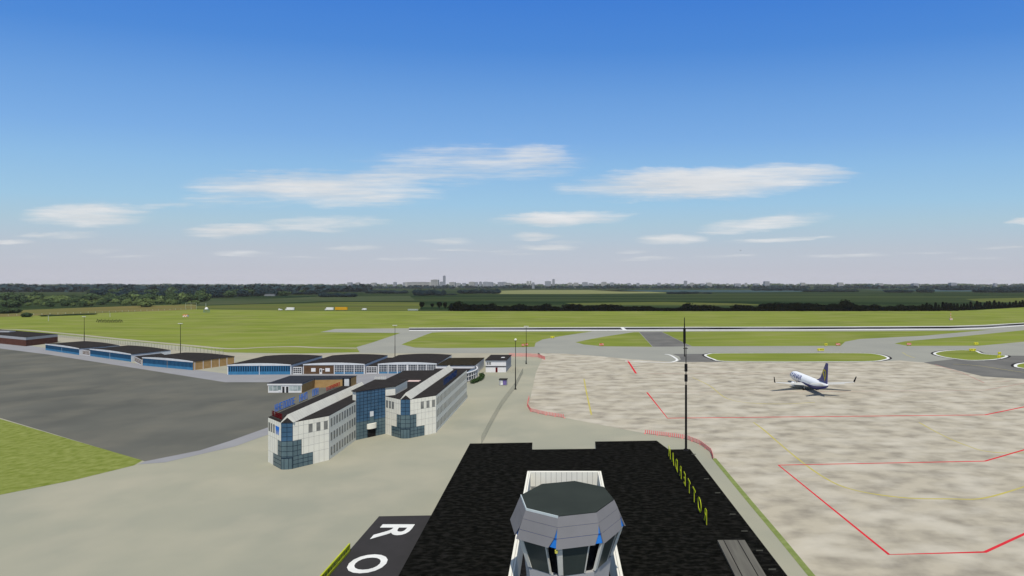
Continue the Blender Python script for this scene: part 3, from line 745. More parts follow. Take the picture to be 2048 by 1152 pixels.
hangar('hangar with fully glazed white framed doors behind the white office roof', (-109.2, 289.5), (-79.2, 290.5), (-1.3, 36), 4.85, 5.6, 'glazed')
def linkb(label, FL, FR, back, e, tan=False):
    w = Wall(FL, FR); bk = Vector(back)
    q = [FL, FR, (FR[0] + back[0], FR[1] + back[1]), (FL[0] + back[0], FL[1] + back[1])]
    T = Thing('link_building', label, 'building', ((q[0][0] + q[2][0]) / 2, (q[0][1] + q[2][1]) / 2, 0), group='low links between the hangars')
    T.part('wall', MB().prism(q, 0, e, top=False, bottom=False), 'wall_plain')
    T.part('roof', MB().prism(q, e, e + .12), 'roof_dark')
    p = MB(); w.box(p, .15, w.L - .15, .5, e - .3, 0, .05); g = T.part('glazing', p, 'brick_brown' if tan else 'window_dark')
    p = MB(); w.grid(p, .15, w.L - .15, .5, e - .3, 4 if not tan else 5, 3, .16, .05, .09); T.part('glazing_bar', p, 'wall_plain', parent=g)
linkb('low glazed link between the square blue doored hangar and the brown brick hangar', (-151.6, 287.2), (-147.3, 287.4), (-1.2, 34), 3.7)
linkb('low glazed link between the brown brick hangar and the fully glazed hangar', (-115.1, 289.2), (-109.7, 289.3), (-1.2, 34), 3.7)
linkb('tan link between the leftmost and middle blue hangars', (-329.5, 365.6), (-320.8, 360.9), (5, 14), 3.2, True)
linkb('tan link between the middle blue hangar and the one with tan brick flank', (-269.5, 333.2), (-254.4, 319), (5, 14), 3.2, True)

RB = Thing('brick_shed', 'dark red brick shed with grey fascia at the far left edge', 'building', (-450, 440, 0))
q = [(-520, 468), (-416.8, 416), (-418.8, 443), (-518, 497)]
q = [G(-95, 677), (-416.8, 416), (-418.8, 443), G(-60, 668)]
RB.part('wall', MB().prism(q, 0, 4.6, top=False, bottom=False), 'brick_red')
RB.part('fascia', MB().prism(q, 4.6, 6.5, top=False, bottom=False), 'fascia_grey')
RB.part('roof', MB().prism(q, 6.5, 6.6), 'roof_dark')
c_ = G(14, 664, 6.6)
RB.part('roof_unit', MB().box((c_[0], c_[1], 7.0), (9, 5, .8)).box((c_[0] - 9, c_[1] + 4, 6.9), (4, 3, .6)), 'fascia_grey')

# olive roofed building with glazed curved flank
OL = Thing('clubhouse', 'olive roofed low building with white glazed flank behind the white office', 'building', (-67, 285, 0))
m1 = [(-77, 282), (-58.0, 282), (-58.8, 311), (-77.6, 310)]; m2 = [(-76, 265), (-58.3, 265), (-58.0, 282), (-77, 282)]
OL.part('wall', MB().prism(m1, 0, 5.2, top=False, bottom=False).prism(m2, 0, 3.7, top=False, bottom=False), 'wall_plain')
OL.part('roof', MB().prism([(-77.3, 281.7), (-57.7, 281.7), (-58.5, 311.3), (-77.9, 310.3)], 5.2, 5.35), 'roof_olive')
OL.part('porch_roof', MB().prism([(-76.3, 264.7), (-58.0, 264.7), (-57.7, 281.6), (-77.3, 281.6)], 3.7, 3.82), 'roof_dark')
p = MB()
arc = [(-58.2 + 2.6 * math.sin(math.pi * i / 10), 263 + 23 * i / 10) for i in range(11)]
arc2 = arc + [(-58.6, 286), (-58.6, 263)]
g = OL.part('curved_glazing', p.prism(arc2, .6, 4.2), 'glass_hall')
p = MB()
for x, y in arc: p.tube((x + .05, y, 0.1), (x + .05, y, 4.6), .16, .16, 5)
for z in (.5, 2.4, 4.3):
    for i in range(10): p.tube((arc[i][0] + .05, arc[i][1], z), (arc[i + 1][0] + .05, arc[i + 1][1], z), .14 if z < 4 else .3, n=5)
OL.part('glazing_frame', p, 'wall_plain', parent=g)

def leaf_blob(mb, c, rad, n, s, rnd, mi=0, core=True, flat=.0):
    for i in range(n):
        while True:
            v = Vector((rnd.uniform(-1, 1), rnd.uniform(-1, 1), rnd.uniform(-1, 1)))
            if .05 < v.length < 1: break
        if core: v = v.normalized() * (rnd.random() ** .35)
        p = Vector((c[0] + v.x * rad[0], c[1] + v.y * rad[1], c[2] + v.z * rad[2]))
        nn = (v.normalized() + Vector((rnd.uniform(-.6, .6), rnd.uniform(-.6, .6), rnd.uniform(-.2, .9)))).normalized()
        u = nn.orthogonal().normalized(); w_ = nn.cross(u)
        a = rnd.uniform(0, 6.28); u, w_ = u * math.cos(a) + w_ * math.sin(a), w_ * math.cos(a) - u * math.sin(a)
        k = s * rnd.uniform(.6, 1.3)
        mb.add([p - u * k, p + w_ * k * .7, p + u * k, p - w_ * k * .7], [(0, 1, 2, 3)], mi)
    return mb
rnd = random.Random(4)
p = MB()
for i in range(0, 9):
    t = .08 + i * .1; x = -55.0 + 2.4 * math.sin(math.pi * t); y = 258.5 + 25 * t
    leaf_blob(p, (x, y, 1.0), (1.3, 1.8, 1.15), 130, .35, rnd)
solo('hedge', p, 'leaf_hedge', 'dark green clipped hedge curving round the glazed flank behind the white office', 'hedge', (-53, 270, 0))

# small white two storey house
WH = Thing('white_house', 'small white two storey house with dark band and red door beside the apron', 'house', (-49, 300, 0))
q = [(-54.6, 293.4), (-44.0, 293.4), (-44.4, 315), (-55.4, 315)]
WH.part('wall', MB().prism(q, 0, 6.2, top=False, bottom=False), 'wall_plain')
WH.part('roof', MB().prism([(-55.0, 293.0), (-43.6, 293.0), (-44.0, 315.4), (-55.8, 315.4)], 6.2, 6.4), 'roof_dark')
w = Wall(q[0], q[1])
p = MB(); w.box(p, -.05, w.L + .05, 2.95, 3.3, 0, .25); WH.part('band', p, 'roof_dark')
p = MB(); w.box(p, -.1, w.L + .1, 5.75, 6.2, 0, .3); WH.part('fascia', p, 'fascia_grey')
for u in (.5, 1.75):
    p = MB(); w.box(p, u, u + 1.0, 4.0, 5.4, 0, .06); WH.part('window', p, 'window_grey')
p = MB(); w.box(p, 5.2, 6.2, .05, 2.55, 0, .08); d = WH.part('door', p, 'dark_red_sign')
p = MB(); w.box(p, 5.1, 5.2, .05, 2.65, 0, .1); w.box(p, 6.2, 6.3, .05, 2.65, 0, .1); WH.part('door_frame', p, 'barrier_pale', parent=d)
ws = Wall(q[1], q[2]); p = MB(); ws.box(p, 0.1, ws.L - .1, .02, 6.15, 0, .05); WH.part('side_cladding', p, 'fascia_grey')
p = MB(); p.box((-47, 303, 6.5), (1.8, 1.6, .25)); WH.part('roof_hatch', p, 'wall_plain')

# kiosk with posters
kx, ky = G(1006, 771)
KI = Thing('kiosk', 'small kiosk with white notices and purple poster standing on the pavement', 'kiosk', (kx, ky, 0))
KI.part('body', MB().box((kx, ky + 1, 1.35), (3.3, 2.0, 2.5)), 'fascia_grey')
KI.part('roof', MB().box((kx, ky + .9, 2.78), (3.7, 2.5, .3)), 'roof_dark')
KI.part('poster', MB().box((kx + .75, ky - .03, 1.35), (1.6, .06, 2.1)), 'purple', label='purple poster')
p = MB()
for x, z, a, b_ in ((-.7, 2.1, .9, .3), (-.6, 1.55, 1.0, .4), (-.55, .75, 1.1, .9)): p.box((kx + x, ky - .03, z), (a, .06, b_))
KI.part('notice', p, 'truck_white')
KI.part('leg', MB().box((kx - 1.5, ky + .2, .06), (.2, .3, .12)).box((kx + 1.5, ky + .2, .06), (.2, .3, .12)), 'black')

# ------------------------------------------------------------------ lamp masts
def lamp(label, x, y, h, ring_head=False):
    T = Thing('lamp_mast', label, 'lamp mast', (x, y, 0), group='apron lamp masts')
    T.part('pole', MB().tube((x, y, 0), (x, y, h * .45), .24, .2, 8).tube((x, y, h * .45), (x, y, h), .15, .11, 8).tube((x, y, 0), (x, y, .5), .5, .4, 8), ['mast_black'])
    if ring_head:
        T.part('lamp_head', MB().loft([[(x + r * math.cos(2 * math.pi * k / 12), y + r * math.sin(2 * math.pi * k / 12), z) for k in range(12)] for r, z in ((.25, h), (.55, h + .2), (.55, h + .55), (.2, h + .8))]), 'lamp_white')
        T.part('crossbar', MB().box((x, y, h - .3), (1.1, .1, .1)), 'pole_grey')
    else:
        T.part('crossbar', MB().box((x, y, h), (2.9, .22, .16)), 'pole_grey')
        for k in range(4): T.part('floodlight', MB().box((x - 1.05 + k * .7, y - .25, h + .28), (.5, .35, .4)), 'lamp_white')
lamp('slim dark lamp mast with round pale head right of the purple kiosk', *G(1031, 779), 21.4, True)
lamp('dark floodlight mast standing right of the small white house', *G(1052.5, 728), 21.4)
lamp('floodlight mast rising behind the roof of the fully glazed hangar', *GD(790, 331), 21.4)
lamp('floodlight mast behind the roof of the hangar with tan brick flank', *GD(361, 347), 21.4)
lamp('farthest floodlight mast, behind the leftmost blue hangar', *GD(168.5, 420), 21.4)

# ------------------------------------------------------------------ fences and barriers
def resample(pts, d):
    out = [Vector(pts[0])]; acc = 0
    for a, b_ in zip(pts, pts[1:]):
        a, b_ = Vector(a), Vector(b_); L = (b_ - a).length; t = d - acc
        while t <= L:
            out.append(a + (b_ - a) * (t / L)); t += d
        acc = (acc + L) % d
    return out
def fence(name, label, cat, pts, h, step, postm, wirem, pr=.06, wires=5, diag=False, posts_as_parts=True, wr=.03):
    T = Thing(name, label, cat, (*pts[len(pts) // 2], 0))
    ps = resample(pts, step)
    if posts_as_parts and len(ps) <= 100:
        me = MB().tube((0, 0, 0), (0, 0, h), pr, pr, 6).mesh('post', postm)
        for q_ in ps:
            o = link('post', me, T.o); o.location = (q_.x - T.loc[0], q_.y - T.loc[1], 0)
    else:
        p = MB()
        for q_ in ps: p.tube((q_.x, q_.y, 0), (q_.x, q_.y, h), pr, pr, 5)
        T.part('posts', p, postm, stuff=True)
    p = MB()
    for a, b_ in zip(ps, ps[1:]):
        for k in range(wires):
            z = h * (.12 + .86 * k / (wires - 1))
            p.tube((a.x, a.y, z), (b_.x, b_.y, z), wr, n=4)
        if diag:
            m = 4
            for k in range(m):
                q0, q1 = a.lerp(b_, k / m), a.lerp(b_, (k + 1) / m)
                p.tube((q0.x, q0.y, .1), (q1.x, q1.y, h), wr, n=3); p.tube((q0.x, q0.y, h), (q1.x, q1.y, .1), wr, n=3)
    T.part('wire_mesh', p, wirem)
    return T
fence('chain_link_fence', 'long grey chain link fence crossing the pavement from house to terminal', 'fence',
      px((1016, 746), (1046, 746), (1031, 776), (1004, 812), (985, 846), (961, 893)), 2.7, 2.6, 'fence_grey', 'fence_grey', .05, 3, True, wr=.006)
fence('wire_fence', 'pale wire fence along the grass behind the blue doored hangars', 'fence',
      px((118, 674), (160, 678.5), (250, 690), (340, 700), (450, 709)), 3.6, 4.0, 'fence_grey', 'fence_pale', .09, 3, True, wr=.02)
fence('boundary_fence', 'distant pale boundary fence along the far grass edge on the left', 'fence',
      px((-100, 637), (0, 632.4), (200, 625.5), (390, 618.2)), 2.4, 9.0, 'fence_pale', 'fence_pale', .22, 2, False, wr=.05)
def barrier(label, pts, hb=1.25):
    T = Thing('safety_barrier', label, 'barrier', (*pts[len(pts) // 2], 0), group='red and white safety barriers')
    ps = resample(pts, .66); p, r = MB(), MB()
    n = 0
    for a, b_ in zip(ps, ps[1:]):
        w = Wall(a, b_)
        w.box(p, 0.02, .30, .12, hb, -.05, .05)
        w.box(r, .30, w.L, hb - .2, hb - .05, -.03, .03); w.box(r, .30, w.L, hb * .5, hb * .5 + .12, -.03, .03); w.box(r, .30, w.L, .2, .32, -.03, .03)
    T.part('red_slats', p, 'barrier_red', stuff=True); T.part('pale_rails', r, 'barrier_pale', stuff=True)
    p = MB()
    for a in ps[::6]: p.box((a.x, a.y, .07), (.5, .5, .14))
    T.part('feet', p, 'barrier_red', stuff=True)
barrier('red and white slatted barrier bending round the near left apron corner', px((1058, 797), (1054.5, 812), (1061, 823), (1090, 830), (1131, 836.5)))
barrier('red and white slatted barrier curving past the foot of the radio mast', px((1290, 867.5), (1335, 873), (1372, 878), (1400, 889), (1422, 906), (1427, 921)))
barrier('faint red and white barrier running right from the small white house', px((1018, 713), (1050, 713), (1076, 714.5), (1091, 720)), 2.1)

# ------------------------------------------------------------------ airfield signs
def asign(label, x, y, mat, glyph, wd=3.6, ht=1.5, ch=2, seed=0):
    rn_ = random.Random(seed)
    T = Thing('taxiway_sign', label, 'sign', (x, y, 0), group=('yellow' if mat == 'sign_yellow' else 'red') + ' taxiway signs')
    T.part('board', MB().box((x, y, .6 + ht / 2), (wd, .3, ht)), mat)
    p = MB()
    for i in range(ch):
        u = x - wd / 2 + wd * (i + .5) / ch; s = wd / ch * .28
        p.box((u - s, y - .17, .6 + ht / 2), (.22, .05, ht * .64))
        if rn_.random() < .7: p.box((u + s, y - .17, .6 + ht / 2), (.22, .05, ht * .64))
        p.box((u, y - .17, .6 + ht * rn_.choice((.3, .5, .76))), (s * 2 - .24, .045, .2))
    T.part('lettering', p, glyph)
    for s in (-1, 1): T.part('leg', MB().box((x + s * wd * .35, y, .3), (.15, .15, .6)), 'black')
for lab, q, m, g, ch in (
    ('yellow taxiway sign on the grass tip right of the lamp masts', (1105, 677.5), 'sign_yellow', 'black', 2),
    ('yellow taxiway sign on the taxiway before the long oval grass island', (1641.5, 703), 'sign_yellow', 'black', 3),
    ('small yellow taxiway sign at the grass edge above the long oval island', (1652, 692.5), 'sign_yellow', 'black', 1),
    ('yellow taxiway sign at the edge of the grass above the kidney shaped island', (1952, 690.5), 'sign_yellow', 'black', 2),
    ('yellow taxiway sign on the top edge of the kidney shaped grass island', (1945, 703.5), 'sign_yellow', 'black', 3),
    ('upper of two yellow signs at the right tip of the kidney shaped island', (1999, 710.5), 'sign_yellow', 'black', 1),
    ('lower of two yellow signs at the right tip of the kidney shaped island', (1998, 717.5), 'sign_yellow', 'black', 1),
    ('left one of two red taxiway signs beside the floodlight mast base', (1046, 693.5), 'sign_red', 'wall_plain', 1),
    ('right one of two red taxiway signs beside the floodlight mast', (1053.5, 692.5), 'sign_red', 'wall_plain', 1),
    ('red taxiway sign at the edge of the triangular grass island', (1203, 692.5), 'sign_red', 'wall_plain', 2),
    ('red taxiway sign at the right end of the grass above the airliner', (1676, 692), 'sign_red', 'wall_plain', 2),
    ('red taxiway sign near the pointed grass tip right of the airliner', (1818, 691.5), 'sign_red', 'wall_plain', 2)):
    asign(lab, *G(*q), m, g, wd={1: 2.0, 2: 3.2, 3: 4.6}[ch], ch=ch, seed=q[0])

# approach light posts
for i in range(14):
    x, y = G(194 + i * 3.7, 645 + (1.2 if i % 2 else 0) - abs(i - 7) * .12)
    p = MB().tube((x - .9, y, 0), (x + .9, y, 3.4), .30, .26, 6).tube((x + .9, y + 1.4, 0), (x + .9, y, 3.4), .18, .18, 5).box((x + .9, y, 3.3), (.8, .3, .25))
    solo('approach_light', p, 'mast_black', 'leaning dark approach light post in the cluster on the far left grass', 'approach light', (x, y, 0), group='approach light posts on the left grass')

# huts, radar dome, gantry, marker masts
x, y = G(371.5, 634)
T = Thing('instrument_hut', 'white and orange chequered hut alone on the far grass', 'hut', (x, y, 0))
T.part('body', MB().box((x, y, 1.7), (6.2, 3, 3.0)), 'truck_white'); T.part('roof', MB().box((x, y, 3.35), (6.8, 3.6, .4)), 'orange')
p = MB()
for i in range(4): p.box((x - 2.3 + i * 1.55, y - 1.52, 1.0 if i % 2 else 2.4), (1.5, .05, 1.4))
T.part('orange_panel', p, 'orange'); T.part('skid', MB().box((x - 2, y, .1), (.4, 3, .2)).box((x + 2, y, .1), (.4, 3, .2)), 'black')
x, y = G(413, 625)
T = Thing('radar_station', 'white dome on a blue lattice base at the far edge of the grass', 'radar station', (x, y, 0))
p = MB()
for k in range(6):
    xx = x - 5 + k * 2; p.tube((xx, y, 0), (xx, y, 4.2), .16, n=5)
    if k < 5: p.tube((xx, y, 0), (xx + 2, y, 4.2), .11, n=4)
p.box((x, y, 4.2), (10.6, 2, .25))
T.part('base_frame', p, 'door_blue')
p = MB(); p.loft([[(x + r * math.cos(2 * math.pi * k / 12), y + r * math.sin(2 * math.pi * k / 12), z) for k in range(12)] for r, z in ((2.2, 4.35), (2.5, 5.6), (2.2, 7.0), (1.3, 8.0), (.2, 8.5))])
T.part('dome', p, 'truck_white', smooth=True)
T.part('mast', MB().tube((x - 1, y, 8.2), (x - 1, y, 15), .2, .15, 6), 'fascia')
x0, y0 = G(371, 619); x1, _ = GD(393, y0)
T = Thing('gantry', 'pale open frame gantry at the end of the left field', 'gantry', ((x0 + x1) / 2, y0, 0))
for xx in (x0, (x0 + x1) / 2, x1): T.part('post', MB().tube((xx, y0, 0), (xx, y0, 12), .17, n=6), 'fence_pale')
T.part('beam', MB().box(((x0 + x1) / 2, y0, 11.8), (x1 - x0 + .4, .35, .3)).box(((x0 + x1) / 2, y0, 7.5), (x1 - x0 + .4, .2, .18)), 'fence_pale')
x, y = G(1901.5, 640)
T = Thing('marker_mast', 'red and white banded mast on the far grass right of the airliner', 'mast', (x, y, 0))
p = MB()
for k in range(6): p.tube((x, y, k * 1.7), (x, y, (k + 1) * 1.7), .55 - k * .05, .5 - k * .05, 8, mi=k % 2)
T.part('pole', p, ['barrier_pale', 'orange']); T.part('hut', MB().box((x, y - .3, 1.0), (3.2, 2, 2.0)), 'barrier_pale')
for i, (a, b_) in enumerate(((97, 642), (220, 634))):
    x, y = G(a, b_)
    T = Thing('marker_post', ('pale marker post at the far left grass edge', 'pale marker post just behind the approach lights')[i], 'post', (x, y, 0))
    T.part('pole', MB().tube((x, y, 0), (x, y, 6.5 - i * 1.5), .4, .32, 6), 'fence_pale'); T.part('cap', MB().box((x, y, 6.6 - i * 1.5), (1, 1, .4)), 'fence_pale')

# vehicles on the road beyond the grass
def truck(name, label, cat, pxx, py, L, hgt, mat, cab=True, z0=.9):
    x, y = G(pxx, py)
    T = Thing(name, label, cat, (x, y, 0))
    T.part('cargo_box', MB().box((x, y, z0 + hgt / 2), (L, 2.6, hgt)), mat)
    if cab:
        T.part('cab', MB().hexa([(x - L / 2 - 2.5, y - 1.2, .6), (x - L / 2 - .3, y - 1.2, .6), (x - L / 2 - .3, y + 1.2, .6), (x - L / 2 - 2.5, y + 1.2, .6)],
                                [(x - L / 2 - 2.1, y - 1.2, 3.2), (x - L / 2 - .3, y - 1.2, 3.2), (x - L / 2 - .3, y + 1.2, 3.2), (x - L / 2 - 2.1, y + 1.2, 3.2)]), mat)
        T.part('windscreen', MB().box((x - L / 2 - 1.4, y - 1.22, 2.5), (1.0, .06, .8)), 'window_dark')
    for k in (-.38, -.28, .28, .38) + ((-.5 - 1.4 / L,) if cab else ()):
        T.part('wheel', MB().tube((x + L * k, y - 1.32, .5), (x + L * k, y - .95, .5), .5, n=10), 'tyre')
truck('lorry', 'white box lorry alone on the road beyond the grass', 'lorry', 581, 620.8, 12.5, 4.3, 'truck_white')
truck('lorry', 'white box lorry in front of the long yellow trailer', 'lorry', 660, 620.8, 12.0, 4.3, 'truck_white')
truck('trailer', 'long orange yellow trailer behind a white lorry beyond the grass', 'trailer', 683, 620.8, 21.0, 4.9, 'truck_yellow', False)
truck('van', 'white van alone right of the yellow trailer', 'van', 730, 620.5, 5.2, 2.8, 'truck_white', True, .6)
truck('van', 'small white van left of the lone white lorry', 'van', 562, 620.8, 3.6, 1.6, 'truck_white', True, .5)
truck('container', 'pale grey green container left of the lone round trees', 'container', 826, 622.0, 17, 2.6, 'container_grey', False, .9)

# ------------------------------------------------------------------ airliner
PL = (95.4, 245.0)
AP = Thing('airliner', 'white and navy twin engine airliner parked on the concrete apron facing away', 'airliner', (PL[0], PL[1], 0), R(1.2), local=True)
st = [(21.8, .05, .05, 3.05), (21.5, .45, .42, 3.05), (20.8, .95, .9, 3.12), (19.6, 1.45, 1.42, 3.25), (18.0, 1.85, 1.9, 3.42), (16.0, 2.05, 2.12, 3.5),
      (12, 2.08, 2.15, 3.5), (6, 2.08, 2.15, 3.5), (0, 2.08, 2.15, 3.5), (-5, 2.08, 2.15, 3.5), (-8, 2.0, 2.05, 3.62), (-11, 1.7, 1.75, 3.95), (-14, 1.25, 1.3, 4.35), (-16.5, .75, .8, 4.75), (-17.6, .35, .4, 4.95), (-17.9, .1, .12, 5.0)]
NS = 32
def fus(y):
    for (a, b_) in zip(st, st[1:]):
        if b_[0] <= y <= a[0]:
            t = (a[0] - y) / (a[0] - b_[0]); return [a[i] + (b_[i] - a[i]) * t for i in (1, 2, 3)]
    return [.1, .1, 3]
fine = []
ys = sorted(set([s[0] for s in st] + [17.0, 14, 9, 3, -3, -6.5, -9.5, -12.5]), reverse=True)
rings = [[(fus(y)[0] * math.sin(2 * math.pi * k / NS), y, fus(y)[2] + fus(y)[1] * math.cos(2 * math.pi * k / NS)) for k in range(NS)] for y in ys]
AP.part('fuselage', MB().loft(rings, midx=lambda i, j: 1 if (9 <= i <= 22 and ys[j] < 4.5) or (10 <= i <= 21 and ys[j] < 9.5) or (12 <= i <= 19 and ys[j] < 19) else 0), ['plane_white', 'plane_navy'], smooth=True)
# lettering on the port side
def letter_on_hull(ch, size, y0):
    t = text_mb(ch, size, bold=.05)
    me = bpy.data.meshes.new('x'); me.from_pydata(t.v, [], t.f); bm = bmesh.new(); bm.from_mesh(me)
    bmesh.ops.triangulate(bm, faces=bm.faces)
    for _ in range(2):
        bmesh.ops.subdivide_edges(bm, edges=[e for e in bm.edges if e.calc_length() > .35], cuts=1)
        bmesh.ops.triangulate(bm, faces=[f for f in bm.faces if len(f.verts) > 3])
    bm.verts.index_update()
    tv = [tuple(v.co) for v in bm.verts]; tf = [tuple(v.index for v in f.verts) for f in bm.faces]; bm.free(); bpy.data.meshes.remove(me)
    for side in (-1, 1):
        vs = []
        for x, y, z in tv:
            yy = y0 - x * 1.1 if side < 0 else 23.0 - y0 + x * 1.1
            r = fus(yy); th = (y - .45) / 2.15 + .12
            vs.append((side * (r[0] + .03) * math.cos(th), yy, r[2] + (r[1] + .03) * math.sin(th)))
        AP.part('letter', MB().add(vs, tf), 'plane_navy')
for i, ch in enumerate('RYANAIR'): letter_on_hull(ch, 3.1, (17.6, 15.4, 13.2, 10.9, 8.7, 7.3, 5.7)[i])
p = MB()
for side in (-1, 1):
    for k in range(36):
        yy = 17.2 - k * .78; r = fus(yy)
        th = .22
        c = Vector((side * (r[0] + .012) * math.cos(th), yy, r[2] + (r[1] + .012) * math.sin(th)))
        p.add([c + Vector((0, -.11, -.16)), c + Vector((0, .11, -.16)), c + Vector((-side * .06, .11, .16)), c + Vector((-side * .06, -.11, .16))], [(0, 1, 2, 3)])
AP.part('cabin_windows', p, 'plane_window', fix=False)
p = MB()
for k in range(-3, 3):
    a0, a1 = k * .2 + .02, k * .2 + .18
    r = fus(20.4); r2 = fus(19.75)
    p.add([((r[0] + .03) * math.sin(a0 * 1.6), 20.4, r[2] + (r[1] + .03) * math.cos(a0 * 1.6) * .9), ((r[0] + .03) * math.sin(a1 * 1.6), 20.4, r[2] + (r[1] + .03) * math.cos(a1 * 1.6) * .9),
           ((r2[0] + .03) * math.sin(a1 * 1.5), 19.75, r2[2] + (r2[1] + .03) * math.cos(a1 * 1.5)), ((r2[0] + .03) * math.sin(a0 * 1.5), 19.75, r2[2] + (r2[1] + .03) * math.cos(a0 * 1.5))], [(0, 1, 2, 3)])
AP.part('windscreen', p, 'window_dark')
def wing(mb, root, tip, cr, ct, tr, tt):
    a, b_ = Vector(root), Vector(tip)
    def sec(p, c, th): return [(p.x, p.y + c * .5, p.z), (p.x, p.y + c * .2, p.z + th), (p.x, p.y - c * .2, p.z + th * .7), (p.x, p.y - c * .5, p.z), (p.x, p.y - c * .1, p.z - th * .6), (p.x, p.y + c * .3, p.z - th * .5)]
    return mb.loft([sec(a, cr, tr), sec(b_, ct, tt)])
for s in (-1, 1):
    p = MB(); wing(p, (s * 1.2, 3.6, 2.0), (s * 6.2, 1.0, 2.45), 8.2, 4.9, .5, .35); wing(p, (s * 6.2, 1.0, 2.45), (s * 17.0, -4.6, 4.1), 4.9, 1.7, .35, .14)
    W1 = AP.part('wing', p, 'plane_wing')
    p = MB(); p.hexa([(s * 16.95, -3.9, 4.05), (s * 17.05, -3.9, 4.05), (s * 17.05, -5.4, 4.05), (s * 16.95, -5.4, 4.05)], [(s * 17.55, -5.2, 6.6), (s * 17.65, -5.2, 6.6), (s * 17.65, -5.9, 6.6), (s * 17.55, -5.9, 6.6)])
    AP.part('winglet', p, 'mast_black', parent=W1)
    cx_, cy_, cz_ = s * 4.9, 5.0, 1.45
    def er(y, r, dz=0): return [(cx_ + r * math.sin(2 * math.pi * k / 18), cy_ + y, cz_ + dz + r * math.cos(2 * math.pi * k / 18)) for k in range(18)]
    E = AP.part('engine', MB().loft([er(1.9, .85), er(2.1, .98), er(1.6, 1.08), er(.3, 1.1), (er(-1.4, .85))], caps=True), 'plane_white', smooth=True)
    AP.part('exhaust', MB().loft([er(-1.38, .62), er(-2.5, .42), er(-3.0, .1)]), 'plane_metal', parent=E, smooth=True)
    AP.part('intake', MB().loft([er(1.92, .86), er(2.14, .97), er(2.145, .80), er(1.93, .05)]), 'plane_metal', parent=E)
    AP.part('pylon', MB().hexa([(cx_ - .15, cy_ + 1, cz_ + .9), (cx_ + .15, cy_ + 1, cz_ + .9), (cx_ + .15, cy_ - 4.5, cz_ + .8), (cx_ - .15, cy_ - 4.5, cz_ + .8)],
                              [(cx_ - .12, cy_ - .6, cz_ + 1.35), (cx_ + .12, cy_ - .6, cz_ + 1.35), (cx_ + .12, cy_ - 4.6, cz_ + 1.0), (cx_ - .12, cy_ - 4.6, cz_ + 1.0)]), 'plane_white', parent=E)
    p = MB(); wing(p, (s * .6, -13.6, 5.0), (s * 7.0, -17.2, 5.65), 3.9, 1.5, .22, .1); AP.part('tailplane', p, 'plane_wing')
    p = MB()
    for dx in (-.35, .35): p.tube((s * 2.85 + dx - .14, -.8, .55), (s * 2.85 + dx + .14, -.8, .55), .55, n=16)
    LG = AP.part('main_gear', MB().tube((s * 2.85, -.8, .55), (s * 2.7, -.8, 2.0), .16, n=8), 'plane_metal'); AP.part('wheel', p, 'tyre', parent=LG)
LG = AP.part('nose_gear', MB().tube((0, 15.2, .38), (0, 15.0, 1.7), .11, n=8), 'plane_metal')
p = MB()
for dx in (-.22, .22): p.tube((dx - .1, 15.2, .38), (dx + .1, 15.2, .38), .38, n=14)
AP.part('wheel', p, 'tyre', parent=LG)
fin = [(-7.0, 5.65), (-9.2, 6.35), (-11.0, 7.2), (-15.9, 13.95), (-17.9, 13.95), (-17.0, 5.35)]
p = MB()
n_ = len(fin); th = [.12, .16, .2, .07, .05, .14]
p.add([(-t_2, y, z) for (y, z), t_2 in zip(fin, th)] + [(t_2, y, z) for (y, z), t_2 in zip(fin, th)],
      [tuple(range(n_)), tuple(range(2 * n_ - 1, n_ - 1, -1))] + [(i, n_ + i, n_ + (i + 1) % n_, (i + 1) % n_) for i in range(n_)])
FN = AP.part('tail_fin', p, 'plane_navy')
for s in (-1, 1):
    p = MB()
    harp = [(-13.0, 9.6), (-13.9, 10.9), (-15.1, 11.25), (-16.3, 10.7), (-16.6, 9.4), (-15.9, 7.6), (-15.3, 6.3), (-14.6, 7.6)]
    p.add([(s * .215, y, z) for y, z in harp], [tuple(range(len(harp)))])
    hb = AP.part('emblem', p, 'plane_yellow', parent=FN)
p = MB()
for s in (-1, 1):
    p.add([(s * .222, y, z) for y, z in ((-13.9, 9.7), (-14.6, 10.5), (-15.5, 10.4), (-15.9, 9.5), (-15.4, 8.2), (-14.8, 8.0), (-14.9, 9.3), (-14.5, 9.6))], [tuple(range(8))])
AP.part('emblem_figure', p, 'plane_navy', parent=FN)
p = MB()
r = fus(-17.6)
AP.part('tail_cone', MB().tube((0, -17.7, 4.97), (0, -18.1, 5.02), .28, .15, 10), 'plane_metal')

# bird in the sky
bx, bd = (1481 - CX) / F * 190, 190.0
bz = H + (HY - 501) / F * bd
T = Thing('bird', 'tiny dark bird flying in the pale sky above the airliner', 'bird', (bx, bd, bz), R(60))
def br(y, r, dz=0): return [(bx + r * math.cos(2 * math.pi * k / 8), bd + y, bz + dz + r * math.sin(2 * math.pi * k / 8)) for k in range(8)]
T.part('body', MB().loft([br(.34, .03, .03), br(.26, .07, .03), br(.16, .06, .01), br(.0, .11), br(-.18, .08), br(-.34, .03)]), 'black', smooth=True)
p = MB()
for s in (-1, 1): p.add([(bx, bd + .12, bz), (bx + s * .28, bd + .16, bz + .16), (bx + s * .62, bd - .06, bz + .10), (bx + s * .28, bd - .06, bz + .14), (bx, bd - .1, bz)], [(0, 1, 2, 3, 4)])
T.part('wings', p, 'black', fix=False)
T.part('tail', MB().add([(bx, bd - .25, bz), (bx - .1, bd - .5, bz), (bx + .1, bd - .5, bz)], [(0, 1, 2)]), 'black', fix=False)

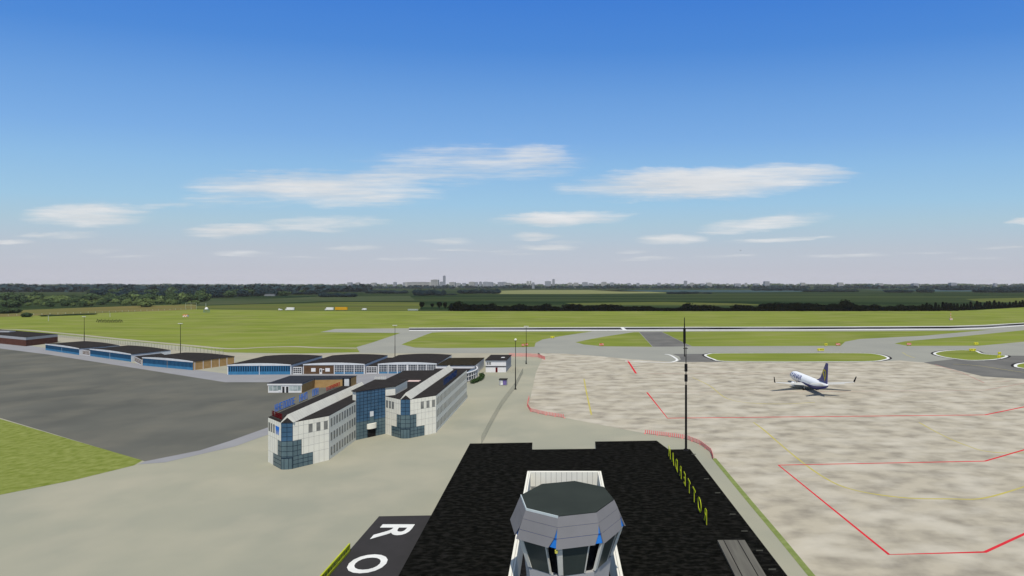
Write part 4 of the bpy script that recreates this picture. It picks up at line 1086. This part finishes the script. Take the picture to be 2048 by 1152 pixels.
# ------------------------------------------------------------------ trees
def tree_mesh(seed, kind, leaf):
    rnd = random.Random(seed); mb = MB(); tr = MB()
    if kind == 'round':
        for k in range(7):
            a = rnd.uniform(0, 6.28); d = rnd.uniform(.05, .28)
            c = (d * math.cos(a), d * math.sin(a), rnd.uniform(.42, .74)); q = rnd.uniform(.16, .26)
            leaf_blob(mb, c, (q, q, q * .85), 75, .055, rnd)
        leaf_blob(mb, (0, 0, .55), (.3, .3, .32), 170, .07, rnd)
        tr.tube((0, 0, 0), (0, 0, .3), .035, .025, 7); tr.tube((0, 0, .28), (.1, .03, .55), .022, .01, 5); tr.tube((0, 0, .28), (-.09, .05, .6), .022, .01, 5)
    elif kind == 'bush':
        for k in range(9):
            a = rnd.uniform(0, 6.28); d = rnd.uniform(.1, .5)
            c = (d * math.cos(a), d * math.sin(a) * .6, rnd.uniform(.25, .66)); q = rnd.uniform(.2, .34)
            leaf_blob(mb, c, (q, q, q), 70, .075, rnd)
        leaf_blob(mb, (0, 0, .36), (.55, .4, .4), 300, .10, rnd)
        tr.tube((0, 0, 0), (0, 0, .35), .04, .03, 7)
    else:
        for k in range(9):
            z = .08 + k * .1; q = .17 * (1 - k / 10.5) + .025
            leaf_blob(mb, (rnd.uniform(-.01, .01), rnd.uniform(-.01, .01), z), (q, q, .09), 60, .045, rnd)
        leaf_blob(mb, (0, 0, .4), (.09, .09, .4), 120, .05, rnd)
        tr.tube((0, 0, 0), (0, 0, .8), .02, .008, 6)
    return mb.mesh('crown', leaf, fix=False), tr.mesh('trunk', 'bark')
TM = {}
for leaf in ('leaf_black', 'leaf_blue', 'leaf_mid', 'leaf_dark'):
    for kind in ('round', 'bush', 'conifer'):
        TM[leaf, kind] = [tree_mesh(100 + i * 7 + hash((len(leaf), len(kind))) % 1 + len(kind) * 31, kind, leaf) for i in range(4 if kind != 'conifer' else 3)]
def tree(name, label, group, x, y, h, wd, leaf, kind, rn_, cat='tree'):
    cm, tm = rn_.choice(TM[leaf, kind])
    o = link(name, None); o.location = (x, y, 0); o.rotation_euler = (0, 0, rn_.uniform(0, 6.28)); o.scale = (wd, wd, h)
    link('crown', cm, o); link('trunk', tm, o)
    return tag(o, label, cat, group)
rn_ = random.Random(21)
# the black tree row beyond the grass: (px centre, px half width, top py)
row = [(912, 15, 600.5, 'bush'), (930, 15, 606, 'bush'), (949, 15, 603.5, 'bush'), (966, 12, 606.5, 'bush'), (980, 13, 604.5, 'bush'), (996, 12, 608.5, 'bush'), (1012, 9, 607.5, 'bush'),
       (1030, 14, 608.5, 'bush'), (1041, 9, 605.5, 'bush'), (1057, 13, 608, 'bush'), (1075, 14, 609, 'bush'), (1092, 17, 605.5, 'bush'), (1112, 15, 611.5, 'bush'), (1127, 14, 615, 'bush'),
       (1140, 14, 605.5, 'bush'), (1157, 14, 606, 'bush'), (1174, 13, 609.5, 'bush'), (1192, 14, 608.5, 'bush'), (1210, 16, 606, 'bush'), (1228, 14, 607, 'bush'), (1247, 14, 611, 'bush'),
       (1268, 14, 610.5, 'bush'), (1288, 13, 610, 'bush'), (1301, 11, 612, 'bush'), (1316, 14, 614.5, 'bush'), (1337, 16, 615, 'bush'), (1356, 12, 614, 'bush'), (1374, 16, 604.5, 'bush'),
       (1391, 14, 608, 'bush'), (1414, 14, 607.8, 'bush'), (1435, 15, 612, 'bush'), (1457, 14, 615, 'bush'), (1478, 15, 607, 'bush'), (1495, 14, 606.5, 'bush'), (1511, 12, 612.5, 'bush'),
       (1528, 13, 605.5, 'bush'), (1543, 16, 603.5, 'bush'), (1562, 16, 603, 'bush'), (1582, 16, 602.8, 'bush'), (1602, 16, 603, 'bush'), (1622, 16, 603.5, 'bush'), (1640, 14, 605, 'bush'),
       (1660, 15, 605.5, 'bush'), (1676, 15, 603, 'bush'), (1691, 19, 597.5, 'bush'), (1712, 16, 607, 'bush'), (1730, 14, 608.5, 'bush'), (1749, 14, 606, 'bush'), (1768, 14, 611, 'bush'),
       (1785, 12, 610, 'bush'), (1803, 14, 607.5, 'bush'), (1822, 14, 609, 'bush'), (1840, 12, 610, 'bush'), (1852, 10, 608, 'bush')]
names = {0: 'tall round black tree at the left end of the dark tree row', 44: 'tallest dome shaped black tree in the row beyond the airliner tail',
         27: 'dome shaped black tree just behind the top of the radio mast', 16: 'flat topped black tree before the low dip, left of centre in the row',
         34: 'smaller black tree right before the long flat topped block of trees'}
def at_row(p):
    return G(p, 621.8 if p < 1900 else 621.8 - (p - 1900) * .05)
k_ = 0
for i, (p_, hw, top, kind) in enumerate(row):
    x, y = at_row(p_); y += 4 + rn_.uniform(0, 6); x = (p_ - CX) / F * y
    hgt = (H - (top - HY) * y / F) * 1.02
    seg = 'left' if p_ < 1130 else 'middle' if p_ < 1520 else 'right'
    lab = names.get(i, {'left': 'bushy black tree in the part of the row left of the control tower', 'middle': 'bushy black tree in the part of the row behind the radio mast',
                        'right': 'bushy black tree in the part of the row behind the airliner'}[seg])
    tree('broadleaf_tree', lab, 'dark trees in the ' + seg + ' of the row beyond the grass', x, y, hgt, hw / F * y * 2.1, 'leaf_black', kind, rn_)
    # low understorey bush between neighbours
    if 1:
        xx = x + hw / F * y * .9
        tree('shrub', 'low black shrub at the foot of the dark tree row', 'shrubs under the dark tree row', xx, y - 4, hgt * .62, hw / F * y * 2.0, 'leaf_black', 'bush', rn_, 'shrub')
for (p_, hw, top, bot, lab) in ((843, 7, 601, 617, 'lone round black tree farthest left of the dark tree row'), (864.5, 4.5, 604.5, 616, 'smallest lone round tree, second from the left of the dark row'),
                           (879, 8, 601, 617.5, 'wide round black tree, third of the lone trees left of the row'), (890, 6, 602, 618, 'narrow black tree touching the left end of the dark row')):
    x, y = G(p_, bot + 1.5)
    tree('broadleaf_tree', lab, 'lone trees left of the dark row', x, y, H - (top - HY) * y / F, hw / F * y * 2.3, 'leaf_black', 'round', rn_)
for i in range(48):
    p_ = 1846 + i * 6.4 + rn_.uniform(-2, 2); x, y = at_row(p_); y += rn_.uniform(2, 12); x = (p_ - CX) / F * y
    hgt = rn_.uniform(9.5, 16.5)
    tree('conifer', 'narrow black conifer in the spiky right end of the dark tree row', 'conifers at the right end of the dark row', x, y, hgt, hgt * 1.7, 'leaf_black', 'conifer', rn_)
    if i % 2 == 0:
        tree('shrub', 'low black shrub at the foot of the spiky conifers', 'shrubs under the conifers', x, y - 3, 8, 16, 'leaf_black', 'bush', rn_, 'shrub')
# left wood
for i in range(80):                                       # scrub and young trees before the wood
    p_ = -60 + i * 5.9 + rn_.uniform(-5, 5); by = rn_.uniform(602, 614) - max(0, p_ - 100) * .016
    x, y = G(p_, by); hgt = rn_.uniform(8, 15)
    tree('scrub_tree', 'pale green bushy tree in the scrub before the left wood', 'scrub trees before the left wood', x, y, hgt, hgt * rn_.uniform(.9, 1.5), rn_.choice(('leaf_mid', 'leaf_mid', 'leaf_dark')), 'bush', rn_)
for p_, by, hh, ww, lab in ((27, 615, 19, 27, 'large dark round tree at the far left above the heath'), (26, 626, 9, 24, 'wide dark bush below the large round tree at the far left'),
                         (53, 634, 7.5, 15, 'small dark bush at the grass edge on the far left'), (292, 614, 19, 34, 'broad bright green tree standing before the dark wood'),
                         (173, 612, 17, 24, 'olive green tree beside the pale house in the left wood'), (8, 627, 9, 22, 'dark bush at the very left edge of the heath')):
    x, y = G(p_, by); tree('scrub_tree', lab, 'scrub trees before the left wood', x, y, hh, ww, 'leaf_mid' if 'green' in lab else 'leaf_dark', 'bush', rn_)
for i in range(10):
    p_ = 92 + i * 10; x, y = G(p_, 632.5 - (p_ - 92) * .035)
    tree('shrub', 'low brown green bush in the line along the left grass edge', 'low bushes along the left grass edge', x, y, 2.6, 13, 'leaf_dark', 'bush', rn_, 'shrub')
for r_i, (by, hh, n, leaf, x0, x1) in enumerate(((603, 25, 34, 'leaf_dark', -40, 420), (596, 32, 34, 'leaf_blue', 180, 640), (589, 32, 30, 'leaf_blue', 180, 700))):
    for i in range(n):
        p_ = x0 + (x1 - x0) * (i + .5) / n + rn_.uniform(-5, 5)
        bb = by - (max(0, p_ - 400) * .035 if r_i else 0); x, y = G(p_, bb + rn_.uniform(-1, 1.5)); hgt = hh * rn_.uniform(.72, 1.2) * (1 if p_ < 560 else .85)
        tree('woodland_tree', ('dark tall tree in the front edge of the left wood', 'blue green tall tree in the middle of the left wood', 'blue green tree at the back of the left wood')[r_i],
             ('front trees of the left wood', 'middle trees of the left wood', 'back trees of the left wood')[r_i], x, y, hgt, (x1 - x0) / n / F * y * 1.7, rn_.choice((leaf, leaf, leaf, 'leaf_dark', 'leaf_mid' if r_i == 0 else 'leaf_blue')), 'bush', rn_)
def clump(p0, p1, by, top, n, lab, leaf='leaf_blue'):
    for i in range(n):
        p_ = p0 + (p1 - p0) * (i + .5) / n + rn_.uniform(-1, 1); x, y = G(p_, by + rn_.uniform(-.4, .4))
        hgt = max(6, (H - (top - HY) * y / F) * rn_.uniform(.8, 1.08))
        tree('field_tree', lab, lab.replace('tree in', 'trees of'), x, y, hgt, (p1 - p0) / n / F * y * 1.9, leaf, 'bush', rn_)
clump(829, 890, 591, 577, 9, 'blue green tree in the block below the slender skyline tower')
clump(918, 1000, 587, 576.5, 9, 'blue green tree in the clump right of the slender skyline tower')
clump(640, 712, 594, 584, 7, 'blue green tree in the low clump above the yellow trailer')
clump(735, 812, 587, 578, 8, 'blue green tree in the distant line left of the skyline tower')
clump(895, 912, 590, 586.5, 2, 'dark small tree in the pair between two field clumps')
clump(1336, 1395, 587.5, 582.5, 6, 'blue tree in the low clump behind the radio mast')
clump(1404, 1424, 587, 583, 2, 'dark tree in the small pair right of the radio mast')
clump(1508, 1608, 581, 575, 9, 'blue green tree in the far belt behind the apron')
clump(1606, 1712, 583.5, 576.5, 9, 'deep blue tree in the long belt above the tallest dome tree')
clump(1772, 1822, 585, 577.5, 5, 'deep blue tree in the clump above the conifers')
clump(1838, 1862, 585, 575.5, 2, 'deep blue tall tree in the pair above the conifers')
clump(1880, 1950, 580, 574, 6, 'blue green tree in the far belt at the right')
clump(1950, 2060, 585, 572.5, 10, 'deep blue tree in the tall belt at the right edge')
# far woods on the horizon, one mass each
def woodmass(name, d, p0, p1, h0, h1, n, s, leaf, label):
    rw = random.Random(int(d) + int(p0)); mb = MB()
    for i in range(n):
        p_ = p0 + (p1 - p0) * rw.random(); x = (p_ - CX) / F * d; hh = h0 + (h1 - h0) * (.5 + .5 * math.sin(p_ * .05) * math.sin(p_ * .013 + 1)) * rw.uniform(.7, 1.1)
        y = d + rw.uniform(-90, 90)
        leaf_blob(mb, (x, y, hh * .5), (hh * 1.3, hh * .8, hh * .55), 9, hh * .5, rw)
    o = link(name, mb.mesh(name, leaf, fix=False)); o['kind'] = 'stuff'; tag(o, label, 'wood'); return o
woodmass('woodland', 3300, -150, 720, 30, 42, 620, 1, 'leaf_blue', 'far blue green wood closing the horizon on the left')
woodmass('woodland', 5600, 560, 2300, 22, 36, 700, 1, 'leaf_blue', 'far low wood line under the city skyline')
woodmass('woodland', 9500, -300, 2500, 36, 52, 800, 1, 'leaf_dark', 'farthest hazy wood line on the horizon')
woodmass('woodland', 16000, -400, 2600, 40, 62, 700, 1, 'leaf_dark', 'palest band of woods at the very horizon')

# ------------------------------------------------------------------ city skyline
def tower_block(p_, hw, top, d, mat, label, group='city buildings on the skyline', roof=True):
    x = (p_ - CX) / F * d; wd = hw * 2 / F * d; z = H + (HY - top) / F * d
    T = Thing('city_building', label, 'building', (x, d, 0), group=group)
    T.part('wall', MB().box((x, d, z / 2), (wd, min(wd, 60), z)), mat)
    T.part('roof', MB().box((x, d, z + z * .02), (wd * .5, min(wd, 60) * .5, z * .04 + 1)), 'city_grey')
    p = MB(); nn = max(2, int(z / 12))
    for k in range(nn): p.box((x, d - min(wd, 60) / 2 - .3, z * (k + .5) / nn), (wd * .86, .5, z / nn * .35))
    T.part('window_band', p, 'city_window')
tower_block(888.5, 2.1, 552, 6000, 'city_grey', 'slender grey tower block, tallest building on the skyline')
tower_block(870, 7, 559.5, 6200, 'city_pale', 'broad pale domed block just left of the slender skyline tower')
tower_block(883, 3, 563.5, 6100, 'city_grey', 'low grey block at the foot of the slender skyline tower')
tower_block(838, 26, 564.2, 6300, 'city_pale', 'long low pale block far left of the slender skyline tower')
tower_block(1107, 2.4, 558.5, 6600, 'city_grey', 'pointed grey tower block right of the city centre')
tower_block(1096, 6, 562.5, 6500, 'city_grey', 'broad grey block left of the pointed grey tower')
tower_block(1066.5, 2.3, 565, 5400, 'city_grey', 'dark squat tower in front of the city centre')
tower_block(1055.5, 2.2, 562.5, 7000, 'city_pale', 'left one of two pale towers behind the dark squat tower')
tower_block(1061, 1.6, 562, 7000, 'city_pale', 'right one of two pale towers behind the dark squat tower')
tower_block(961, 2.4, 563.5, 5800, 'city_grey', 'dark narrow block amid the pale cranes of the city centre')
tower_block(1371, 3, 561.8, 7000, 'city_grey', 'grey stepped block behind the top of the radio mast')
tower_block(1533, 5, 562.8, 7000, 'city_grey', 'grey stepped block on the skyline above the airliner')
rs = random.Random(9)
for p_ in (700, 716, 748, 770, 790, 812, 905, 915, 928, 944, 953, 972, 980, 988, 1000, 1008, 1016, 1140, 1152, 1170, 1182, 1208, 1224, 1258, 1276, 1318, 1332, 1345, 1384, 1405, 1418, 1455, 1475, 1492, 1512, 1605, 1680, 1760, 1830, 1905, 1990):
    tower_block(p_, rs.uniform(2, 6), rs.uniform(563.6, 566.8) if p_ < 1250 else rs.uniform(565, 567), rs.uniform(6500, 8500), rs.choice(('city_grey', 'city_pale')),
                'low grey building on the hazy city skyline ' + ('left of the slender tower' if p_ < 885 else 'between the slender tower and the pointed tower' if p_ < 1100 else 'between the pointed tower and the radio mast' if p_ < 1370 else 'right of the radio mast'))
for p_, d, w_, h_ in ((62, 1750, 14, 6), (38, 1800, 18, 5), (320, 1650, 26, 9), (362, 1600, 17, 8), (344, 1650, 14, 6), (540, 2150, 40, 8), (212, 1500, 6, 5), (248, 1480, 7, 5)):
    x = (p_ - CX) / F * d
    nm = {62: 'right one of two pale houses among trees at the far left', 38: 'left one of two pale houses among trees at the far left', 320: 'long low grey house under the dark wood', 362: 'grey hip roofed house at the right of the dark wood foot',
          344: 'small house between two larger ones under the dark wood', 540: 'long pale shed at the foot of the dark wood', 212: 'tiny white house left of the broad bright green tree, farther left', 248: 'tiny white house close left of the broad bright green tree'}[p_]
    T = Thing('country_house', nm, 'house', (x, d, 0), group='houses by the left wood')
    T.part('wall', MB().box((x, d, h_ * .33), (w_, 8, h_ * .66)), 'wall_plain' if w_ < 10 else 'house_grey')
    T.part('roof', MB().add([(x - w_ / 2 - .4, d - 4.4, h_ * .66), (x + w_ / 2 + .4, d - 4.4, h_ * .66), (x + w_ / 2 + .4, d + 4.4, h_ * .66), (x - w_ / 2 - .4, d + 4.4, h_ * .66), (x - w_ * .35, d, h_), (x + w_ * .35, d, h_)],
                            [(0, 1, 5, 4), (2, 3, 4, 5), (0, 4, 3), (1, 2, 5), (0, 3, 2, 1)]), 'house_roof')

# ------------------------------------------------------------------ haze
hb = MB().add([(-25000, -400, -1), (25000, -400, -1), (25000, 25000, -1), (-25000, 25000, -1), (-25000, -400, 170), (25000, -400, 170), (25000, 25000, 170), (-25000, 25000, 170)],
              [(3, 2, 1, 0), (4, 5, 6, 7), (0, 1, 5, 4), (1, 2, 6, 5), (2, 3, 7, 6), (3, 0, 4, 7)])
hm = bpy.data.materials.new('haze'); hm.use_nodes = True
hn = hm.node_tree.nodes; hn.clear()
ho = hn.new('ShaderNodeOutputMaterial'); hv = hn.new('ShaderNodeVolumePrincipled')
hv.inputs['Color'].default_value = (.96, .95, .97, 1); hv.inputs['Density'].default_value = 1.7e-5; hv.inputs['Anisotropy'].default_value = -.15
hm.node_tree.links.new(hv.outputs['Volume'], ho.inputs['Volume'])
hz = link('haze', hb.mesh('haze', hm)); hz['kind'] = 'stuff'; hz['label'] = 'pale blue haze over the far fields and city'; hz['category'] = 'haze'

# ------------------------------------------------------------------ sky and sun
SE, SAZ = R(59), R(171)                     # sun elevation; compass azimuth (from +Y clockwise)
world = bpy.data.worlds.new('World'); bpy.context.scene.world = world; world.use_nodes = True
nt = world.node_tree; N = nt.nodes; L = nt.links
bg = N['Background']; bg.inputs['Strength'].default_value = .12
sky = N.new('ShaderNodeTexSky'); sky.sky_type = 'NISHITA'; sky.sun_disc = False
sky.sun_elevation = SE; sky.sun_rotation = SAZ; sky.air_density = 1.0; sky.dust_density = .6; sky.ozone_density = 1.5
tc = N.new('ShaderNodeTexCoord'); sp = N.new('ShaderNodeSeparateXYZ'); L.new(tc.outputs['Generated'], sp.inputs[0])
def mth(op, a, b_=None, clamp=False):
    n = N.new('ShaderNodeMath'); n.operation = op; n.use_clamp = clamp
    for i, v in enumerate((a, b_)):
        if v is None: continue
        if isinstance(v, (int, float)): n.inputs[i].default_value = v
        else: L.new(v, n.inputs[i])
    return n.outputs[0]
ya = mth('MAXIMUM', sp.outputs['Y'], .02)
U = mth('DIVIDE', sp.outputs['X'], ya); V = mth('DIVIDE', sp.outputs['Z'], ya)
hyp = mth('SQRT', mth('ADD', mth('MULTIPLY', sp.outputs['X'], sp.outputs['X']), mth('MULTIPLY', sp.outputs['Y'], sp.outputs['Y'])))
el = mth('ARCTAN2', sp.outputs['Z'], mth('ADD', mth('MULTIPLY', hyp, .4), mth('MULTIPLY', mth('ABSOLUTE', sp.outputs['Y']), .6)))
# the clear sky: Nishita, graded by elevation to the deep blue and pale lilac horizon of the day
def ramp(stops):
    n = N.new('ShaderNodeValToRGB'); cr = n.color_ramp
    for i, (p_, c) in enumerate(stops):
        e = cr.elements[i] if i < 2 else cr.elements.new(p_)
        e.position = p_; e.color = (*c, 1)
    L.new(mth('DIVIDE', el, R(45), True), n.inputs['Fac']); return n.outputs['Color']
def scl(c, f):
    n = N.new('ShaderNodeVectorMath'); n.operation = 'SCALE'; L.new(c, n.inputs[0]); n.inputs['Scale'].default_value = f; return n.outputs[0]
GR = [(0.0, (.560, .552, .630)), (.0316, (.521, .539, .61)), (.0767, (.491, .552, .631)), (.1328, (.413, .578, .694)), (.1773, (.347, .571, .765)), (.2542, (.27, .503, .784)),
      (.3186, (.205, .423, .776)), (.4019, (.15, .352, .735)), (.5012, (.08, .258, .680)), (.60, (.054, .212, .655)), (.74, (.19, .29, .47)), (1.0, (.27, .315, .38))]
TR = [(0.0, (.90, .92, 1.35)), (.0316, (.714, .726, 1.05)), (.0767, (.716, .685, .856)), (.1328, (.75, .791, .864)), (.1773, (.751, .879, .959)), (.2542, (.767, .953, 1.076)),
      (.3186, (.705, .943, 1.171)), (.4019, (.637, .945, 1.24)), (.5012, (.421, .842, 1.333)), (.60, (.338, .824, 1.498)), (1.0, (.9, 1.0, 1.2))]
tint = scl(ramp([(p_, tuple(x / 2 for x in c)) for p_, c in TR]), 2.0)
mul = N.new('ShaderNodeMix'); mul.data_type = 'RGBA'; mul.blend_type = 'MULTIPLY'; mul.inputs[0].default_value = 1
L.new(sky.outputs['Color'], mul.inputs[6]); L.new(tint, mul.inputs[7])
grade = N.new('ShaderNodeMix'); grade.data_type = 'RGBA'; grade.inputs[0].default_value = .85
L.new(mul.outputs[2], grade.inputs[6]); L.new(scl(ramp(GR), 1 / .12), grade.inputs[7])
mul = grade
# clouds, laid out by direction
cv = N.new('ShaderNodeCombineXYZ'); L.new(U, cv.inputs[0]); L.new(V, cv.inputs[1])
def cn(scale, detail, sx, sy, off=0):
    mp = N.new('ShaderNodeMapping'); mp.inputs['Scale'].default_value = (sx, sy, 1); mp.inputs['Location'].default_value = (off, off * .7, 0)
    L.new(cv.outputs[0], mp.inputs['Vector'])
    n = N.new('ShaderNodeTexNoise'); n.inputs['Scale'].default_value = scale; n.inputs['Detail'].default_value = detail; n.inputs['Roughness'].default_value = .6
    L.new(mp.outputs[0], n.inputs['Vector']); return n.outputs['Fac']
n1 = cn(1, 8, 5.5, 42, 3.1); n2 = cn(1, 6, 2.2, 13, 8.7); n3 = cn(1, 6, 10, 190, 1.3)
CL = [(630, 376, 300, 46, .02, 1.1), (800, 352, 230, 42, -.1, .8), (940, 330, 280, 50, -.05, .72), (1065, 320, 120, 42, .02, .85), (490, 392, 150, 26, -.05, .75), (720, 392, 180, 22, .02, .8),
      (1395, 366, 310, 40, -.035, 1.3), (1560, 352, 170, 34, -.04, 1.0), (1640, 350, 90, 14, -.02, .7), (185, 431, 150, 29, -.02, 1.1), (330, 411, 90, 9, -.06, .45),
      (450, 461, 98, 15, -.02, .95), (630, 448, 130, 18, -.07, .7), (1120, 438, 140, 16, -.04, 1.0), (1540, 446, 115, 19, -.08, .85), (1340, 480, 80, 12, 0, .9),
      (712, 495, 62, 7, 0, .75), (886, 483, 50, 7, -.03, .7), (905, 500, 48, 4.5, 0, .55), (1065, 472, 55, 8, 0, .8), (1078, 494, 75, 9, -.03, .8), (505, 507, 65, 8, .02, .55),
      (140, 470, 55, 8, -.04, .7), (20, 484, 50, 5.5, 0, .8), (190, 502, 55, 6, -.02, .6), (275, 513, 70, 4, 0, .45), (1555, 481, 95, 6, -.05, .6), (1700, 511, 85, 5, -.02, .55),
      (1275, 517, 70, 5, -.02, .5), (2035, 444, 35, 5, 0, .75), (2010, 495, 50, 4.5, 0, .6), (1250, 502, 35, 4, 0, .45), (40, 515, 45, 5, 0, .35), (1950, 517, 60, 4, 0, .4), (1010, 508, 60, 4, 0, .45), (1450, 513, 80, 4, -.02, .45), (90, 470, 60, 5, -.05, .6), (720, 443, 70, 8, 0, .6), (640, 462, 60, 6, 0, .6), (1210, 428, 80, 9, -.03, .6), (1480, 462, 70, 7, -.05, .7), (1130, 484, 50, 4, 0, .5), (985, 503, 45, 3.5, 0, .5), (340, 505, 60, 3.5, 0, .4), (600, 515, 80, 3.5, 0, .4), (820, 517, 70, 3, 0, .4), (1620, 478, 60, 4, -.02, .5), (1860, 505, 70, 3, 0, .4)]
w1 = cn(1, 4, 7, 26, 5.3); w2 = cn(1, 5, 16, 70, 11.1)
Uw = mth('ADD', U, mth('MULTIPLY', mth('SUBTRACT', n2, .5), .16))
Vw = mth('ADD', V, mth('ADD', mth('MULTIPLY', mth('SUBTRACT', w1, .5), mth('ADD', mth('MULTIPLY', V, .20), .004)), mth('MULTIPLY', mth('SUBTRACT', w2, .5), mth('ADD', mth('MULTIPLY', V, .07), .003))))
acc = None
for (cx, cy, a, b_, tl, op) in CL:
    if b_ < 21: op *= 1.12; a *= 1.2; b_ *= 1.1
    u0, v0 = (cx - CX) / F, (HY - cy) / F; a /= F; b_ /= F
    du = mth('SUBTRACT', Uw, u0); dv = mth('SUBTRACT', mth('SUBTRACT', Vw, v0), mth('MULTIPLY', du, -tl))
    dd = mth('ADD', mth('POWER', mth('ABSOLUTE', mth('DIVIDE', du, a)), 2.0), mth('POWER', mth('ABSOLUTE', mth('DIVIDE', dv, b_)), 2.0))
    m_ = mth('MULTIPLY', mth('SUBTRACT', 1.0, dd, True), op)
    acc = m_ if acc is None else mth('MAXIMUM', acc, m_)
nn = mth('ADD', mth('MULTIPLY', mth('SUBTRACT', n1, .5), 1.7), mth('MULTIPLY', mth('SUBTRACT', n3, .5), 1.3))
nn = mth('ADD', nn, mth('MULTIPLY', mth('SUBTRACT', n2, .5), .9))
raw = mth('ADD', mth('MULTIPLY', acc, 1.1), mth('MULTIPLY', mth('MULTIPLY', nn, .95), mth('MULTIPLY', acc, 3.0, True)))
mr = N.new('ShaderNodeMapRange'); mr.interpolation_type = 'SMOOTHSTEP'
mr.inputs['From Min'].default_value = .04; mr.inputs['From Max'].default_value = 1.5; mr.inputs['To Max'].default_value = .93
L.new(raw, mr.inputs['Value'])
shade = N.new('ShaderNodeValToRGB'); shade.color_ramp.elements[0].position = .3; shade.color_ramp.elements[0].color = (5.0, 5.15, 5.35, 1)
shade.color_ramp.elements[1].position = .75; shade.color_ramp.elements[1].color = (7.3, 7.35, 7.4, 1)
L.new(mth('ADD', mth('MULTIPLY', n2, .55), mth('MULTIPLY', n1, .45)), shade.inputs['Fac'])
fin_ = N.new('ShaderNodeMix'); fin_.data_type = 'RGBA'
L.new(mr.outputs[0], fin_.inputs[0]); L.new(mul.outputs[2], fin_.inputs[6]); L.new(shade.outputs['Color'], fin_.inputs[7])
L.new(fin_.outputs[2], bg.inputs['Color'])

sd = bpy.data.lights.new('sun', 'SUN'); sd.energy = 3.8; sd.angle = R(.5); sd.color = (1.0, .945, .84)
so = bpy.data.objects.new('sun', sd); C.objects.link(so)
dirv = Vector((math.sin(SAZ) * math.cos(SE), math.cos(SAZ) * math.cos(SE), math.sin(SE)))
so.rotation_euler = dirv.to_track_quat('Z', 'Y').to_euler(); so.location = (0, 0, 200)

# ------------------------------------------------------------------ camera and render settings
cd = bpy.data.cameras.new('camera'); co = bpy.data.objects.new('camera', cd); C.objects.link(co)
co.location = (0, 0, H); co.rotation_euler = (R(90), 0, 0)
cd.sensor_width = 36; cd.lens = 36 * F / 2048; cd.shift_x = (1024 - CX) / 2048; cd.shift_y = (HY - 576) / 2048
cd.clip_start = .5; cd.clip_end = 80000
sc = bpy.context.scene; sc.camera = co
sc.view_settings.view_transform = 'Standard'; sc.view_settings.look = 'None'; sc.view_settings.exposure = 0; sc.view_settings.gamma = 1
sc.cycles.max_bounces = 5; sc.cycles.volume_bounces = 1; sc.cycles.use_denoising = True
